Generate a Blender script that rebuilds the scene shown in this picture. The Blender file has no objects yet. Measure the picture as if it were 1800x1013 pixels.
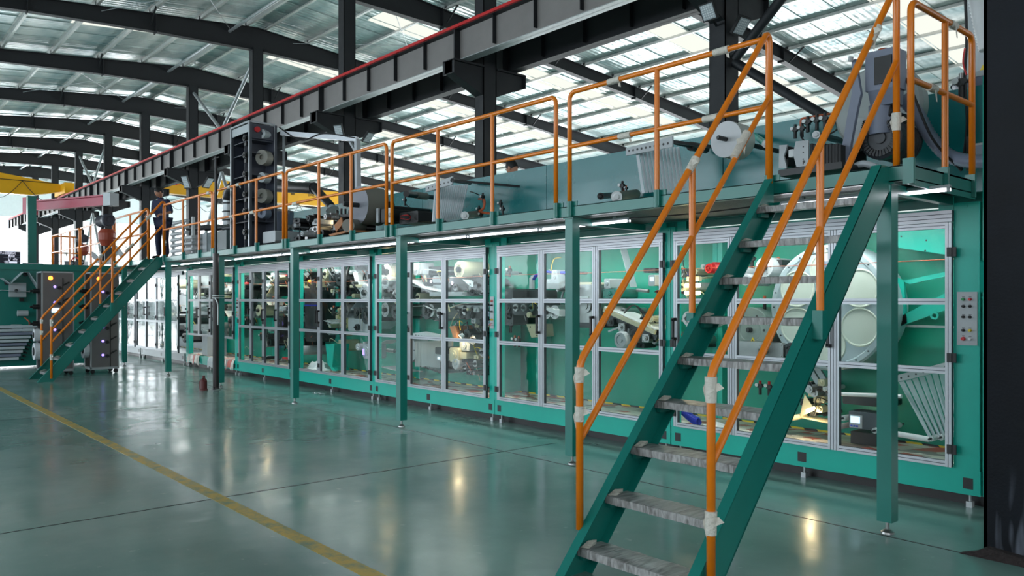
import bpy, math, random
from mathutils import Vector, Matrix
R = math.radians
rnd = random.Random(7)
SC = bpy.context.scene
COL = SC.collection

# ------------------------------------------------------------------ camera
F = 1400.0; HOR = 527.0; EYE = 1.6; TH = R(139.1)
CT, ST = math.cos(TH), math.sin(TH)
cd = bpy.data.cameras.new('camera'); cam = bpy.data.objects.new('camera', cd); COL.objects.link(cam)
cam.location = (0, 0, EYE)
cam.rotation_euler = (R(90), 0, TH - R(90))
cd.sensor_width = 36.0; cd.lens = 36.0 * F / 1800.0
cd.shift_y = (HOR - 506.5) / 1800.0
cd.clip_end = 300; cd.clip_start = 0.05
SC.camera = cam
# ------------------------------------------------------------------ world, exposure
SC.view_settings.view_transform = 'Standard'; SC.view_settings.look = 'None'
SC.view_settings.exposure = 0.0; SC.view_settings.gamma = 1.0; SC.view_settings.use_curve_mapping = False
W = bpy.data.worlds.new('world'); SC.world = W; W.use_nodes = True
W.node_tree.nodes['Background'].inputs[0].default_value = (0.80, 0.90, 1.0, 1)
W.node_tree.nodes['Background'].inputs[1].default_value = 1.5

def area(name, loc, size, size_y, energy, color, direction):
    l = bpy.data.lights.new(name, 'AREA'); l.shape = 'RECTANGLE'; l.size = size; l.size_y = size_y
    l.energy = energy; l.color = color
    o = bpy.data.objects.new(name, l); COL.objects.link(o); o.location = loc
    o.rotation_euler = Vector(direction).to_track_quat('-Z', 'Y').to_euler()
    return o
# daylight at the hall's window bands; near and rear ones are added fill
area('near_window_fill', (-35, -13.6, 4.9), 60, 5.4, 3300, (0.72, 0.88, 1.0), (0, 1, 0.04))
area('daylight_side_windows', (-40, 30.6, 3.6), 50, 3.4, 6600, (0.93, 0.98, 1.0), (0, -1, 0.42))
area('daylight_end_windows', (-66.6, 6.0, 4.5), 30, 5.8, 6000, (0.90, 0.96, 1.0), (1, 0, 0.2))
area('rear_fill_light', (7.8, -3.0, 4.75), 12, 2.4, 260, (0.85, 0.94, 1.0), (-1, 0.1, 0))

# ------------------------------------------------------------------ pixel -> world helpers (real depth given)
def PY(u, v, Y):
    k = (u - 900.0) / F
    x = -Y * (0.0 + (-CT * 0 + 0)) if False else None
    # r = x*ST - y*CT ; d = x*CT + y*ST ; r = k d
    x = Y * (k * ST + CT) / (ST - k * CT)
    d = x * CT + Y * ST
    return (x, EYE + (HOR - v) * d / F)
def XY(u, Y): return PY(u, HOR, Y)[0]
def PX(u, v, X):
    k = (u - 900.0) / F
    y = X * (ST - k * CT) / (k * ST + CT)
    d = X * CT + y * ST
    return (y, EYE + (HOR - v) * d / F)
def V3(u, v, Y):
    x, z = PY(u, v, Y); return Vector((x, Y, z))

# ------------------------------------------------------------------ materials
def lin(c):
    c = c / 255.0
    return c / 12.92 if c <= 0.04045 else ((c + 0.055) / 1.055) ** 2.4
def rgb(r, g, b): return (lin(r), lin(g), lin(b), 1)
MATS = {}
def mat(name, col, rough=0.5, metal=0.0, var=0.0, scale=6.0, bump=0.0, bscale=60.0, spec=0.5, emit=None, estr=0.0, coat=0.0, rvar=0.0, stretch=None):
    if name in MATS: return MATS[name]
    m = bpy.data.materials.new(name); m.use_nodes = True
    nt = m.node_tree; N = nt.nodes; L = nt.links
    b = N['Principled BSDF']
    b.inputs['Base Color'].default_value = col
    b.inputs['Roughness'].default_value = rough
    b.inputs['Metallic'].default_value = metal
    b.inputs['Specular IOR Level'].default_value = spec
    b.inputs['Coat Weight'].default_value = coat
    b.inputs['Coat Roughness'].default_value = 0.12
    if emit: 
        b.inputs['Emission Color'].default_value = emit; b.inputs['Emission Strength'].default_value = estr
    if var or bump or rvar:
        tc = N.new('ShaderNodeTexCoord'); mp = N.new('ShaderNodeMapping')
        L.new(tc.outputs['Object'], mp.inputs[0])
        if stretch: mp.inputs['Scale'].default_value = stretch
        if var or rvar:
            n = N.new('ShaderNodeTexNoise'); n.inputs['Scale'].default_value = scale; n.inputs['Detail'].default_value = 6; n.inputs['Roughness'].default_value = 0.62
            L.new(mp.outputs[0], n.inputs['Vector'])
        if var:
            mx = N.new('ShaderNodeMix'); mx.data_type = 'RGBA'
            mr = N.new('ShaderNodeMapRange'); mr.inputs[1].default_value = 0.3; mr.inputs[2].default_value = 0.7
            L.new(n.outputs[0], mr.inputs[0]); L.new(mr.outputs[0], mx.inputs[0])
            mx.inputs[6].default_value = tuple(max(0, c * (1 - var)) for c in col[:3]) + (1,)
            mx.inputs[7].default_value = tuple(min(1, c * (1 + var)) for c in col[:3]) + (1,)
            L.new(mx.outputs[2], b.inputs['Base Color'])
        if rvar:
            m2 = N.new('ShaderNodeMapRange'); m2.inputs[1].default_value = 0.3; m2.inputs[2].default_value = 0.7
            m2.inputs[3].default_value = max(0.02, rough - rvar); m2.inputs[4].default_value = rough + rvar
            L.new(n.outputs[0], m2.inputs[0]); L.new(m2.outputs[0], b.inputs['Roughness'])
        if bump:
            n2 = N.new('ShaderNodeTexNoise'); n2.inputs['Scale'].default_value = bscale; n2.inputs['Detail'].default_value = 3
            L.new(mp.outputs[0], n2.inputs['Vector'])
            bp = N.new('ShaderNodeBump'); bp.inputs['Strength'].default_value = bump; bp.inputs['Distance'].default_value = 0.02
            L.new(n2.outputs[0], bp.inputs['Height']); L.new(bp.outputs[0], b.inputs['Normal'])
    MATS[name] = m
    return m
def glass_mat(name, tint, refl, milky=0.03, dirt=0.03):
    m = bpy.data.materials.new(name); m.use_nodes = True
    nt = m.node_tree; N = nt.nodes; L = nt.links
    N.remove(N['Principled BSDF']); out = N['Material Output']
    t = N.new('ShaderNodeBsdfTransparent'); t.inputs[0].default_value = tint
    g = N.new('ShaderNodeBsdfGlossy'); g.inputs['Roughness'].default_value = 0.03
    d = N.new('ShaderNodeBsdfDiffuse'); d.inputs[0].default_value = (0.8, 0.85, 0.84, 1)
    fr = N.new('ShaderNodeFresnel'); fr.inputs[0].default_value = 1.45
    mul = N.new('ShaderNodeMath'); mul.operation = 'MULTIPLY'; mul.inputs[1].default_value = refl; L.new(fr.outputs[0], mul.inputs[0])
    m1 = N.new('ShaderNodeMixShader'); L.new(mul.outputs[0], m1.inputs[0]); L.new(t.outputs[0], m1.inputs[1]); L.new(g.outputs[0], m1.inputs[2])
    tc = N.new('ShaderNodeTexCoord'); nz = N.new('ShaderNodeTexNoise'); nz.inputs['Scale'].default_value = 2.6; nz.inputs['Detail'].default_value = 7; nz.inputs['Distortion'].default_value = 1.5
    L.new(tc.outputs['Object'], nz.inputs['Vector'])
    mr = N.new('ShaderNodeMapRange'); mr.inputs[1].default_value = 0.45; mr.inputs[2].default_value = 0.75; mr.inputs[3].default_value = milky; mr.inputs[4].default_value = milky + dirt
    L.new(nz.outputs[0], mr.inputs[0])
    m2 = N.new('ShaderNodeMixShader'); L.new(mr.outputs[0], m2.inputs[0]); L.new(m1.outputs[0], m2.inputs[1]); L.new(d.outputs[0], m2.inputs[2])
    L.new(m2.outputs[0], out.inputs[0])
    nz2 = N.new('ShaderNodeTexNoise'); nz2.inputs['Scale'].default_value = 3.0
    L.new(tc.outputs['Object'], nz2.inputs['Vector'])
    bp = N.new('ShaderNodeBump'); bp.inputs['Strength'].default_value = 0.25; bp.inputs['Distance'].default_value = 0.02
    L.new(nz2.outputs[0], bp.inputs['Height']); L.new(bp.outputs[0], g.inputs['Normal'])
    MATS[name] = m
    return m
def emit_mat(name, col, s):
    m = bpy.data.materials.new(name); m.use_nodes = True; N = m.node_tree.nodes
    N.remove(N['Principled BSDF']); e = N.new('ShaderNodeEmission'); e.inputs[0].default_value = col; e.inputs[1].default_value = s
    m.node_tree.links.new(e.outputs[0], N['Material Output'].inputs[0]); MATS[name] = m
    return m

M_TEAL = mat('teal_paint', rgb(2, 176, 158), 0.36, var=0.06, scale=2, spec=0.5)
M_TEALB = mat('teal_back_panel', rgb(4, 150, 126), 0.42, var=0.10, scale=1.5)
M_BODY = mat('teal_machine_panel', rgb(10, 112, 116), 0.26, var=0.04, scale=1.2, spec=0.7, rvar=0.06)  # sky reflection put into the colour: bluer than the back panel
M_GREEN = mat('green_steel_paint', rgb(10, 114, 104), 0.32, var=0.05, scale=3, spec=0.55)
M_ORANGE = mat('orange_rail_paint', rgb(228, 122, 6), 0.28, var=0.06, scale=8, spec=0.6)
M_ALU = mat('anodised_aluminium', rgb(172, 175, 180), 0.36, metal=0.5, var=0.05, scale=9)
M_GROOVE = mat('aluminium_groove', rgb(84, 88, 96), 0.6, metal=0.4)
M_BLACK = mat('black_plastic', rgb(17, 17, 19), 0.45)
M_STEELD = mat('dark_building_steel', rgb(22, 25, 30), 0.6, var=0.15, scale=3, rvar=0.1)
M_RAFTER = mat('rafter_paint', rgb(27, 28, 32), 0.6, var=0.10, scale=1.5)
M_COLNEAR = mat('near_column_paint', rgb(8, 13, 22), 0.6, spec=0.25, var=0.35, scale=3.0, bump=0.1)
M_GALV = mat('galvanised_steel', rgb(176, 180, 182), 0.42, metal=0.5, var=0.12, scale=8)
M_PURLIN = mat('purlin_galvanised', rgb(206, 206, 202), 0.4, metal=0.25, var=0.08, scale=4)
M_GIRDER = mat('girder_grey_primer', rgb(128, 124, 122), 0.6, var=0.08, scale=2)
M_GIRDERB = mat('girder_far_paint', rgb(24, 26, 31), 0.6, var=0.08, scale=2)
M_RED = mat('red_conductor_rail', rgb(200, 26, 30), 0.45)
M_REDARM = mat('dark_red_paint', rgb(168, 30, 62), 0.4, var=0.08)
M_YEL = mat('crane_yellow_paint', rgb(244, 176, 14), 0.45, var=0.05, scale=2)
M_WHITE = mat('white_film', rgb(214, 218, 220), 0.5, var=0.05)
M_WROLL = mat('white_material_roll', rgb(206, 208, 212), 0.55, var=0.03)
M_GREYROLL = mat('grey_roll_side', rgb(138, 140, 150), 0.6, var=0.03)
M_GREYROLLB = mat('grey_roll_edge', rgb(132, 130, 122), 0.65)
M_STEEL = mat('machined_steel', rgb(150, 150, 150), 0.28, metal=0.85, var=0.10, scale=10)
M_DSTEEL = mat('dark_machined_steel', rgb(56, 58, 60), 0.4, metal=0.6, var=0.2, scale=10)
M_CREAM = mat('cream_machine_paint', rgb(196, 190, 160), 0.4, var=0.06)
M_LGREY = mat('light_grey_machine_paint', rgb(172, 178, 182), 0.42, var=0.05)
M_GREYBLUE = mat('grey_blue_machine_paint', rgb(120, 128, 148), 0.45, var=0.06)
M_RUBBER = mat('black_rubber', rgb(22, 23, 26), 0.6)
M_REDP = mat('red_plastic', rgb(196, 30, 34), 0.35)
M_BLUEP = mat('blue_plastic', rgb(20, 50, 190), 0.3)
M_YELP = mat('yellow_plastic', rgb(226, 196, 30), 0.4)
M_GREENP = mat('green_plastic', rgb(10, 140, 70), 0.35)
M_COPPER = mat('copper_hose', rgb(186, 92, 56), 0.4, var=0.1)
M_RACK = mat('rack_dark_panel', rgb(56, 60, 72), 0.4, var=0.08)
M_CABGREY = mat('grey_rack_panel', rgb(104, 100, 100), 0.5, var=0.05)
M_SKIN = mat('skin', rgb(176, 124, 98), 0.55, var=0.05)
M_HAIR = mat('black_hair', rgb(16, 14, 14), 0.6)
M_NAVY = mat('navy_workwear', rgb(28, 36, 66), 0.8, var=0.15, scale=12, bump=0.3, bscale=30)
M_WRAP = mat('tape_wrap', rgb(212, 206, 196), 0.5, var=0.08, scale=30, bump=0.6, bscale=60)
M_BROWN = mat('brown_cardboard', rgb(176, 120, 80), 0.7, var=0.1)
M_DKRED = mat('dark_red_bottle', rgb(84, 26, 24), 0.3)
M_STRIP = mat('translucent_strip_film', rgb(186, 196, 202), 0.35, var=0.05)
M_HAZ = None
M_SCREEN = emit_mat('screen_glow', (0.62, 0.82, 1.0, 1), 1.6)
M_LED = emit_mat('led_tube_glow', (0.93, 0.93, 1.0, 1), 9.0)
M_LEDIN = emit_mat('cabinet_led_glow', (0.92, 1.0, 0.98, 1), 5.0)
M_WARM = emit_mat('warm_lamp_glow', (1.0, 0.78, 0.42, 1), 8.0)
M_ORLAMP = emit_mat('orange_lamp_glow', (1.0, 0.22, 0.03, 1), 5.0)
M_VIOLET = emit_mat('violet_indicator_glow', (0.30, 0.22, 1.0, 1), 3.0)
M_WINDOW = emit_mat('daylit_window', (0.95, 0.98, 1.0, 1), 2.1)
M_SKYL = emit_mat('daylit_skylight', (0.98, 1.0, 0.90, 1), 1.0)
M_FLOOD = mat('floodlight_glass', rgb(170, 178, 184), 0.2)
M_GLASS = glass_mat('door_glass', (0.95, 0.98, 0.97, 1), 0.07, milky=0.0, dirt=0.012)
M_GLASSW = glass_mat('door_glass_hazy', (0.97, 0.98, 0.98, 1), 0.6, milky=0.04, dirt=0.14)

def special_mats():
    global M_HAZ, M_FLOOR, M_LINE, M_ROOF, M_TREAD, M_PRINT, M_WALLP, M_CHECK
    # hazard tape
    m = mat('hazard_tape', rgb(20, 20, 20), 0.5); N = m.node_tree.nodes; L = m.node_tree.links
    tc = N.new('ShaderNodeTexCoord'); w = N.new('ShaderNodeTexWave'); w.inputs['Scale'].default_value = 2.2; w.bands_direction = 'DIAGONAL'
    cr = N.new('ShaderNodeValToRGB'); cr.color_ramp.interpolation = 'CONSTANT'; cr.color_ramp.elements[0].color = rgb(16, 16, 16); cr.color_ramp.elements[1].position = 0.5; cr.color_ramp.elements[1].color = rgb(214, 186, 40)
    L.new(tc.outputs['Object'], w.inputs[0]); L.new(w.outputs[0], cr.inputs[0]); L.new(cr.outputs[0], N['Principled BSDF'].inputs['Base Color']); M_HAZ = m
    # floor epoxy
    m = mat('epoxy_floor', rgb(86, 124, 118), 0.2); N = m.node_tree.nodes; L = m.node_tree.links; b = N['Principled BSDF']
    tc = N.new('ShaderNodeTexCoord'); n1 = N.new('ShaderNodeTexNoise'); n1.inputs['Scale'].default_value = 0.55; n1.inputs['Detail'].default_value = 8; n1.inputs['Roughness'].default_value = 0.6
    L.new(tc.outputs['Object'], n1.inputs['Vector'])
    cr = N.new('ShaderNodeValToRGB'); cr.color_ramp.elements[0].position = 0.3; cr.color_ramp.elements[0].color = rgb(86, 124, 118); cr.color_ramp.elements[1].position = 0.72; cr.color_ramp.elements[1].color = rgb(124, 154, 147)
    L.new(n1.outputs[0], cr.inputs[0])
    n2 = N.new('ShaderNodeTexNoise'); n2.inputs['Scale'].default_value = 11; n2.inputs['Detail'].default_value = 8
    L.new(tc.outputs['Object'], n2.inputs['Vector'])
    mr2 = N.new('ShaderNodeMapRange'); mr2.inputs[1].default_value = 0.66; mr2.inputs[2].default_value = 0.74; mr2.inputs[4].default_value = 0.35; L.new(n2.outputs[0], mr2.inputs[0])
    mx = N.new('ShaderNodeMix'); mx.data_type = 'RGBA'; L.new(mr2.outputs[0], mx.inputs[0]); L.new(cr.outputs[0], mx.inputs[6]); mx.inputs[7].default_value = rgb(146, 174, 166)
    L.new(mx.outputs[2], b.inputs['Base Color'])
    mr = N.new('ShaderNodeMapRange'); mr.inputs[1].default_value = 0.3; mr.inputs[2].default_value = 0.7; mr.inputs[3].default_value = 0.13; mr.inputs[4].default_value = 0.27
    n3 = N.new('ShaderNodeTexNoise'); n3.inputs['Scale'].default_value = 1.3; n3.inputs['Detail'].default_value = 4; L.new(tc.outputs['Object'], n3.inputs['Vector'])
    L.new(n3.outputs[0], mr.inputs[0]); L.new(mr.outputs[0], b.inputs['Roughness'])
    n4 = N.new('ShaderNodeTexNoise'); n4.inputs['Scale'].default_value = 3.5; n4.inputs['Detail'].default_value = 2; L.new(tc.outputs['Object'], n4.inputs['Vector'])
    bp = N.new('ShaderNodeBump'); bp.inputs['Strength'].default_value = 0.22; bp.inputs['Distance'].default_value = 0.02; L.new(n4.outputs[0], bp.inputs['Height']); L.new(bp.outputs[0], b.inputs['Normal'])
    b.inputs['Specular IOR Level'].default_value = 0.55
    M_FLOOR = m
    # yellow line paint
    m = mat('yellow_floor_line', rgb(176, 150, 66), 0.4); N = m.node_tree.nodes; L = m.node_tree.links; b = N['Principled BSDF']
    tc = N.new('ShaderNodeTexCoord'); n1 = N.new('ShaderNodeTexNoise'); n1.inputs['Scale'].default_value = 7; n1.inputs['Detail'].default_value = 8; n1.inputs['Roughness'].default_value = 0.7
    L.new(tc.outputs['Object'], n1.inputs['Vector']); cr = N.new('ShaderNodeValToRGB'); cr.color_ramp.elements[0].position = 0.35; cr.color_ramp.elements[0].color = rgb(98, 124, 100); cr.color_ramp.elements[1].position = 0.56; cr.color_ramp.elements[1].color = rgb(188, 156, 62)
    L.new(n1.outputs[0], cr.inputs[0]); L.new(cr.outputs[0], b.inputs['Base Color']); M_LINE = m
    # foil-faced roof sheets
    m = mat('foil_roof_sheet', rgb(200, 208, 208), 0.3, metal=0.35); N = m.node_tree.nodes; L = m.node_tree.links; b = N['Principled BSDF']
    tc = N.new('ShaderNodeTexCoord'); mp = N.new('ShaderNodeMapping'); mp.inputs['Scale'].default_value = (0.35, 1.1, 1.0); L.new(tc.outputs['Object'], mp.inputs[0])
    n1 = N.new('ShaderNodeTexNoise'); n1.inputs['Scale'].default_value = 1.0; n1.inputs['Detail'].default_value = 3; L.new(mp.outputs[0], n1.inputs['Vector'])
    cr = N.new('ShaderNodeValToRGB'); cr.color_ramp.elements[0].position = 0.35; cr.color_ramp.elements[0].color = rgb(150, 178, 180); cr.color_ramp.elements[1].position = 0.65; cr.color_ramp.elements[1].color = rgb(232, 236, 232)
    L.new(n1.outputs[0], cr.inputs[0]); L.new(cr.outputs[0], b.inputs['Base Color'])
    w = N.new('ShaderNodeTexWave'); w.bands_direction = 'X'; w.inputs['Scale'].default_value = 1.6; w.inputs['Distortion'].default_value = 0.6; L.new(tc.outputs['Object'], w.inputs[0])
    n2 = N.new('ShaderNodeTexNoise'); n2.inputs['Scale'].default_value = 1.4; n2.inputs['Detail'].default_value = 3; L.new(tc.outputs['Object'], n2.inputs['Vector'])
    ad = N.new('ShaderNodeMath'); ad.operation = 'MULTIPLY_ADD'; L.new(w.outputs[0], ad.inputs[0]); ad.inputs[1].default_value = 0.12; L.new(n2.outputs[0], ad.inputs[2])
    bp = N.new('ShaderNodeBump'); bp.inputs['Strength'].default_value = 0.6; bp.inputs['Distance'].default_value = 0.12; L.new(ad.outputs[0], bp.inputs['Height']); L.new(bp.outputs[0], b.inputs['Normal'])
    M_ROOF = m
    # plastic-wrapped tread
    m = mat('plastic_wrapped_tread', rgb(150, 146, 140), 0.35); N = m.node_tree.nodes; L = m.node_tree.links; b = N['Principled BSDF']
    tc = N.new('ShaderNodeTexCoord'); mp = N.new('ShaderNodeMapping'); mp.inputs['Scale'].default_value = (22, 3.5, 6); mp.inputs['Rotation'].default_value = (0, 0, 0.5); L.new(tc.outputs['Object'], mp.inputs[0])
    n1 = N.new('ShaderNodeTexNoise'); n1.inputs['Scale'].default_value = 1.6; n1.inputs['Detail'].default_value = 5; n1.inputs['Distortion'].default_value = 0.8; L.new(mp.outputs[0], n1.inputs['Vector'])
    cr = N.new('ShaderNodeValToRGB'); cr.color_ramp.elements[0].position = 0.32; cr.color_ramp.elements[0].color = rgb(104, 102, 100); cr.color_ramp.elements[1].position = 0.7; cr.color_ramp.elements[1].color = rgb(186, 184, 184)
    L.new(n1.outputs[0], cr.inputs[0]); L.new(cr.outputs[0], b.inputs['Base Color'])
    bp = N.new('ShaderNodeBump'); bp.inputs['Strength'].default_value = 0.5; bp.inputs['Distance'].default_value = 0.01; L.new(n1.outputs[0], bp.inputs['Height']); L.new(bp.outputs[0], b.inputs['Normal'])
    M_TREAD = m
    # printed sheet on the cabinet floors: red, cream and grey blocks
    m = mat('printed_floor_sheet', rgb(200, 190, 180), 0.4); N = m.node_tree.nodes; L = m.node_tree.links; b = N['Principled BSDF']
    tc = N.new('ShaderNodeTexCoord'); mp = N.new('ShaderNodeMapping'); mp.inputs['Scale'].default_value = (7, 11, 1); mp.inputs['Rotation'].default_value = (0, 0, 0.35); L.new(tc.outputs['Object'], mp.inputs[0])
    v = N.new('ShaderNodeTexVoronoi'); v.distance = 'CHEBYCHEV'; v.inputs['Scale'].default_value = 0.9; v.inputs['Randomness'].default_value = 0.8; L.new(mp.outputs[0], v.inputs['Vector'])
    cr = N.new('ShaderNodeValToRGB'); cr.color_ramp.interpolation = 'CONSTANT'
    e = cr.color_ramp.elements; e[0].color = rgb(232, 224, 214); e[1].position = 0.3; e[1].color = rgb(200, 84, 70)
    for p, c in ((0.42, rgb(204, 196, 184)), (0.6, rgb(160, 150, 146)), (0.74, rgb(226, 220, 210)), (0.9, rgb(190, 106, 90))):
        q = e.new(p); q.color = c
    sp = N.new('ShaderNodeSeparateColor'); L.new(v.outputs['Color'], sp.inputs[0]); L.new(sp.outputs[0], cr.inputs[0]); L.new(cr.outputs[0], b.inputs['Base Color']); M_PRINT = m
    M_WALLP = mat('white_wall_cladding', rgb(230, 236, 238), 0.6, var=0.03)
    M_CHECK = mat('dark_deck_plate', rgb(44, 66, 62), 0.55, var=0.2, scale=14, bump=0.5, bscale=50)
special_mats()
def stain():
    N = M_COLNEAR.node_tree.nodes; L = M_COLNEAR.node_tree.links; b = N['Principled BSDF']
    src = b.inputs['Base Color'].links[0].from_socket
    tc = N.new('ShaderNodeTexCoord'); sp = N.new('ShaderNodeSeparateXYZ'); L.new(tc.outputs['Object'], sp.inputs[0])
    mz = N.new('ShaderNodeMapRange'); mz.interpolation_type = 'SMOOTHSTEP'; mz.inputs[1].default_value = .62; mz.inputs[2].default_value = .12; mz.inputs[3].default_value = 0; mz.inputs[4].default_value = 1; L.new(sp.outputs[2], mz.inputs[0])
    mp = N.new('ShaderNodeMapping'); mp.inputs['Scale'].default_value = (9, 9, 1.2); L.new(tc.outputs['Object'], mp.inputs[0])
    nz = N.new('ShaderNodeTexNoise'); nz.inputs['Scale'].default_value = 1.3; L.new(mp.outputs[0], nz.inputs['Vector'])
    mr = N.new('ShaderNodeMapRange'); mr.inputs[1].default_value = .46; mr.inputs[2].default_value = .62; L.new(nz.outputs[0], mr.inputs[0])
    mu = N.new('ShaderNodeMath'); mu.operation = 'MULTIPLY'; L.new(mz.outputs[0], mu.inputs[0]); L.new(mr.outputs[0], mu.inputs[1])
    mx = N.new('ShaderNodeMix'); mx.data_type = 'RGBA'; L.new(mu.outputs[0], mx.inputs[0]); L.new(src, mx.inputs[6]); mx.inputs[7].default_value = rgb(120, 126, 140)
    L.new(mx.outputs[2], b.inputs['Base Color'])
stain()

# ------------------------------------------------------------------ mesh builder
class MB:
    def __init__(s): s.v = []; s.f = []; s.mi = []; s.sm = []; s.m = 0
    def add(s, vs, fs, smooth=False):
        o = len(s.v); s.v += [tuple(v) for v in vs]
        for f in fs: s.f.append(tuple(o + i for i in f)); s.mi.append(s.m); s.sm.append(smooth)
        return s
    def box(s, x0, x1, y0, y1, z0, z1):
        if x0 > x1: x0, x1 = x1, x0
        if y0 > y1: y0, y1 = y1, y0
        if z0 > z1: z0, z1 = z1, z0
        return s.add([(x0,y0,z0),(x1,y0,z0),(x1,y1,z0),(x0,y1,z0),(x0,y0,z1),(x1,y0,z1),(x1,y1,z1),(x0,y1,z1)],
                     [(0,3,2,1),(4,5,6,7),(0,1,5,4),(1,2,6,5),(2,3,7,6),(3,0,4,7)])
    def cbox(s, c, sx, sy, sz, rot=None):
        vs = [Vector((i*sx/2, j*sy/2, k*sz/2)) for k in (-1,1) for (i,j) in ((-1,-1),(1,-1),(1,1),(-1,1))]
        if rot is not None: vs = [rot @ v for v in vs]
        c = Vector(c); return s.add([v + c for v in vs], [(0,3,2,1),(4,5,6,7),(0,1,5,4),(1,2,6,5),(2,3,7,6),(3,0,4,7)])
    def beam(s, p, q, w, h, up=(0,0,1)):
        p = Vector(p); q = Vector(q); d = (q-p).normalized(); up = Vector(up)
        a = d.cross(up)
        if a.length < 1e-4: a = d.cross(Vector((1,0,0)))
        a.normalize(); b = a.cross(d).normalized()
        vs = []
        for c in (p, q):
            for (i,j) in ((-1,-1),(1,-1),(1,1),(-1,1)): vs.append(c + a*(i*w/2) + b*(j*h/2))
        return s.add(vs, [(0,3,2,1),(4,5,6,7),(0,1,5,4),(1,2,6,5),(2,3,7,6),(3,0,4,7)])
    def tube(s, p, q, r, n=12, r2=None, caps=True, smooth=True):
        p = Vector(p); q = Vector(q); d = (q-p).normalized(); r2 = r if r2 is None else r2
        a = d.cross(Vector((0,0,1)))
        if a.length < 1e-3: a = d.cross(Vector((1,0,0)))
        a.normalize(); b = a.cross(d).normalized()
        vs = []
        for c, rr in ((p, r), (q, r2)):
            for i in range(n):
                t = 2*math.pi*i/n; vs.append(c + a*(rr*math.cos(t)) + b*(rr*math.sin(t)))
        s.add(vs, [(i, (i+1)%n, n+(i+1)%n, n+i) for i in range(n)], smooth)
        if caps:
            s.add(vs[:n], [tuple(reversed(range(n)))]); s.add(vs[n:], [tuple(range(n))])
        return s
    def path(s, pts, r, n=8, closed=False):
        pts = [Vector(p) for p in pts]; m = len(pts); rings = []
        ref = None
        for i, p in enumerate(pts):
            a0 = pts[i-1] if i > 0 else (pts[-1] if closed else p); a1 = pts[i+1] if i < m-1 else (pts[0] if closed else p)
            d = (a1-a0); d = d.normalized() if d.length > 1e-9 else Vector((0,0,1))
            if ref is None:
                ref = d.cross(Vector((0,0,1)))
                if ref.length < 1e-2: ref = d.cross(Vector((1,0,0)))
            ref = (ref - d*ref.dot(d))
            if ref.length < 1e-4: ref = d.orthogonal()
            ref.normalize(); b = d.cross(ref).normalized()
            rr = r[i] if isinstance(r, (list, tuple)) else r
            rings.append([p + ref*(rr*math.cos(2*math.pi*k/n)) + b*(rr*math.sin(2*math.pi*k/n)) for k in range(n)])
        vs = [v for g in rings for v in g]; fs = []
        for i in range(m-1 + (1 if closed else 0)):
            j = (i+1) % m
            for k in range(n): fs.append((i*n+k, i*n+(k+1)%n, j*n+(k+1)%n, j*n+k))
        if not closed: fs += [tuple(reversed(range(n))), tuple((m-1)*n + k for k in range(n))]
        return s.add(vs, fs, True)
    def lathe(s, prof, o, axis=(0,-1,0), n=24):
        # prof: list of (r, h) along axis
        o = Vector(o); d = Vector(axis).normalized(); a = d.cross(Vector((0,0,1)))
        if a.length < 1e-3: a = d.cross(Vector((1,0,0)))
        a.normalize(); b = a.cross(d).normalized(); vs = []
        for (r, h) in prof:
            r = max(r, 1e-4)
            for k in range(n):
                t = 2*math.pi*k/n; vs.append(o + d*h + a*(r*math.cos(t)) + b*(r*math.sin(t)))
        fs = []
        for i in range(len(prof)-1):
            for k in range(n): fs.append((i*n+k, i*n+(k+1)%n, (i+1)*n+(k+1)%n, (i+1)*n+k))
        return s.add(vs, fs, False)
    def prism(s, pts, y0, y1, axis='y'):
        # pts 2D outline; extruded along axis
        n = len(pts)
        def P(a, b, c):
            return {'y': (a, c, b), 'x': (c, a, b), 'z': (a, b, c)}[axis]
        vs = [P(a, b, y0) for a, b in pts] + [P(a, b, y1) for a, b in pts]
        return s.add(vs, [tuple(range(n)), tuple(reversed(range(n, 2*n)))] + [(i, n+i, n+(i+1)%n, (i+1)%n) for i in range(n)])
    def quadsheet(s, a, b, c, d, t=0.002):
        a, b, c, d = map(Vector, (a, b, c, d)); nrm = (b-a).cross(d-a).normalized()*t
        vs = [a, b, c, d, a+nrm, b+nrm, c+nrm, d+nrm]
        return s.add(vs, [(0,3,2,1),(4,5,6,7),(0,1,5,4),(1,2,6,5),(2,3,7,6),(3,0,4,7)])

def obj(name, mb, mats, parent=None, **props):
    me = bpy.data.meshes.new(name); me.from_pydata(mb.v, [], mb.f)
    if not isinstance(mats, (list, tuple)): mats = [mats]
    for m in mats: me.materials.append(m)
    me.polygons.foreach_set('material_index', mb.mi); me.polygons.foreach_set('use_smooth', mb.sm)
    me.update()
    o = bpy.data.objects.new(name, me); COL.objects.link(o)
    if parent is not None: o.parent = parent; o.matrix_parent_inverse = parent_inv(parent)
    for k, v in props.items(): o[k] = v
    return o
def parent_inv(p):
    m = Matrix.Translation(p.location)
    q = p.parent
    while q is not None: q = q.parent
    return Matrix.Identity(4) if p.get('_origin0', 1) else m.inverted()
def thing(name, label, cat, group=None, loc=None):
    """an Empty whose children are built in world coordinates"""
    o = bpy.data.objects.new(name, None); COL.objects.link(o); o.empty_display_size = 0.1
    o['label'] = label; o['category'] = cat
    if group: o['group'] = group
    return o
def tag(o, label, cat, group=None):
    o['label'] = label; o['category'] = cat
    if group: o['group'] = group
    return o
def struct(name, mb, m, parent=None, label=None):
    o = obj(name, mb, m, parent)
    if parent is None: o['kind'] = 'structure'
    if label: o['label'] = label
    return o
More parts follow.
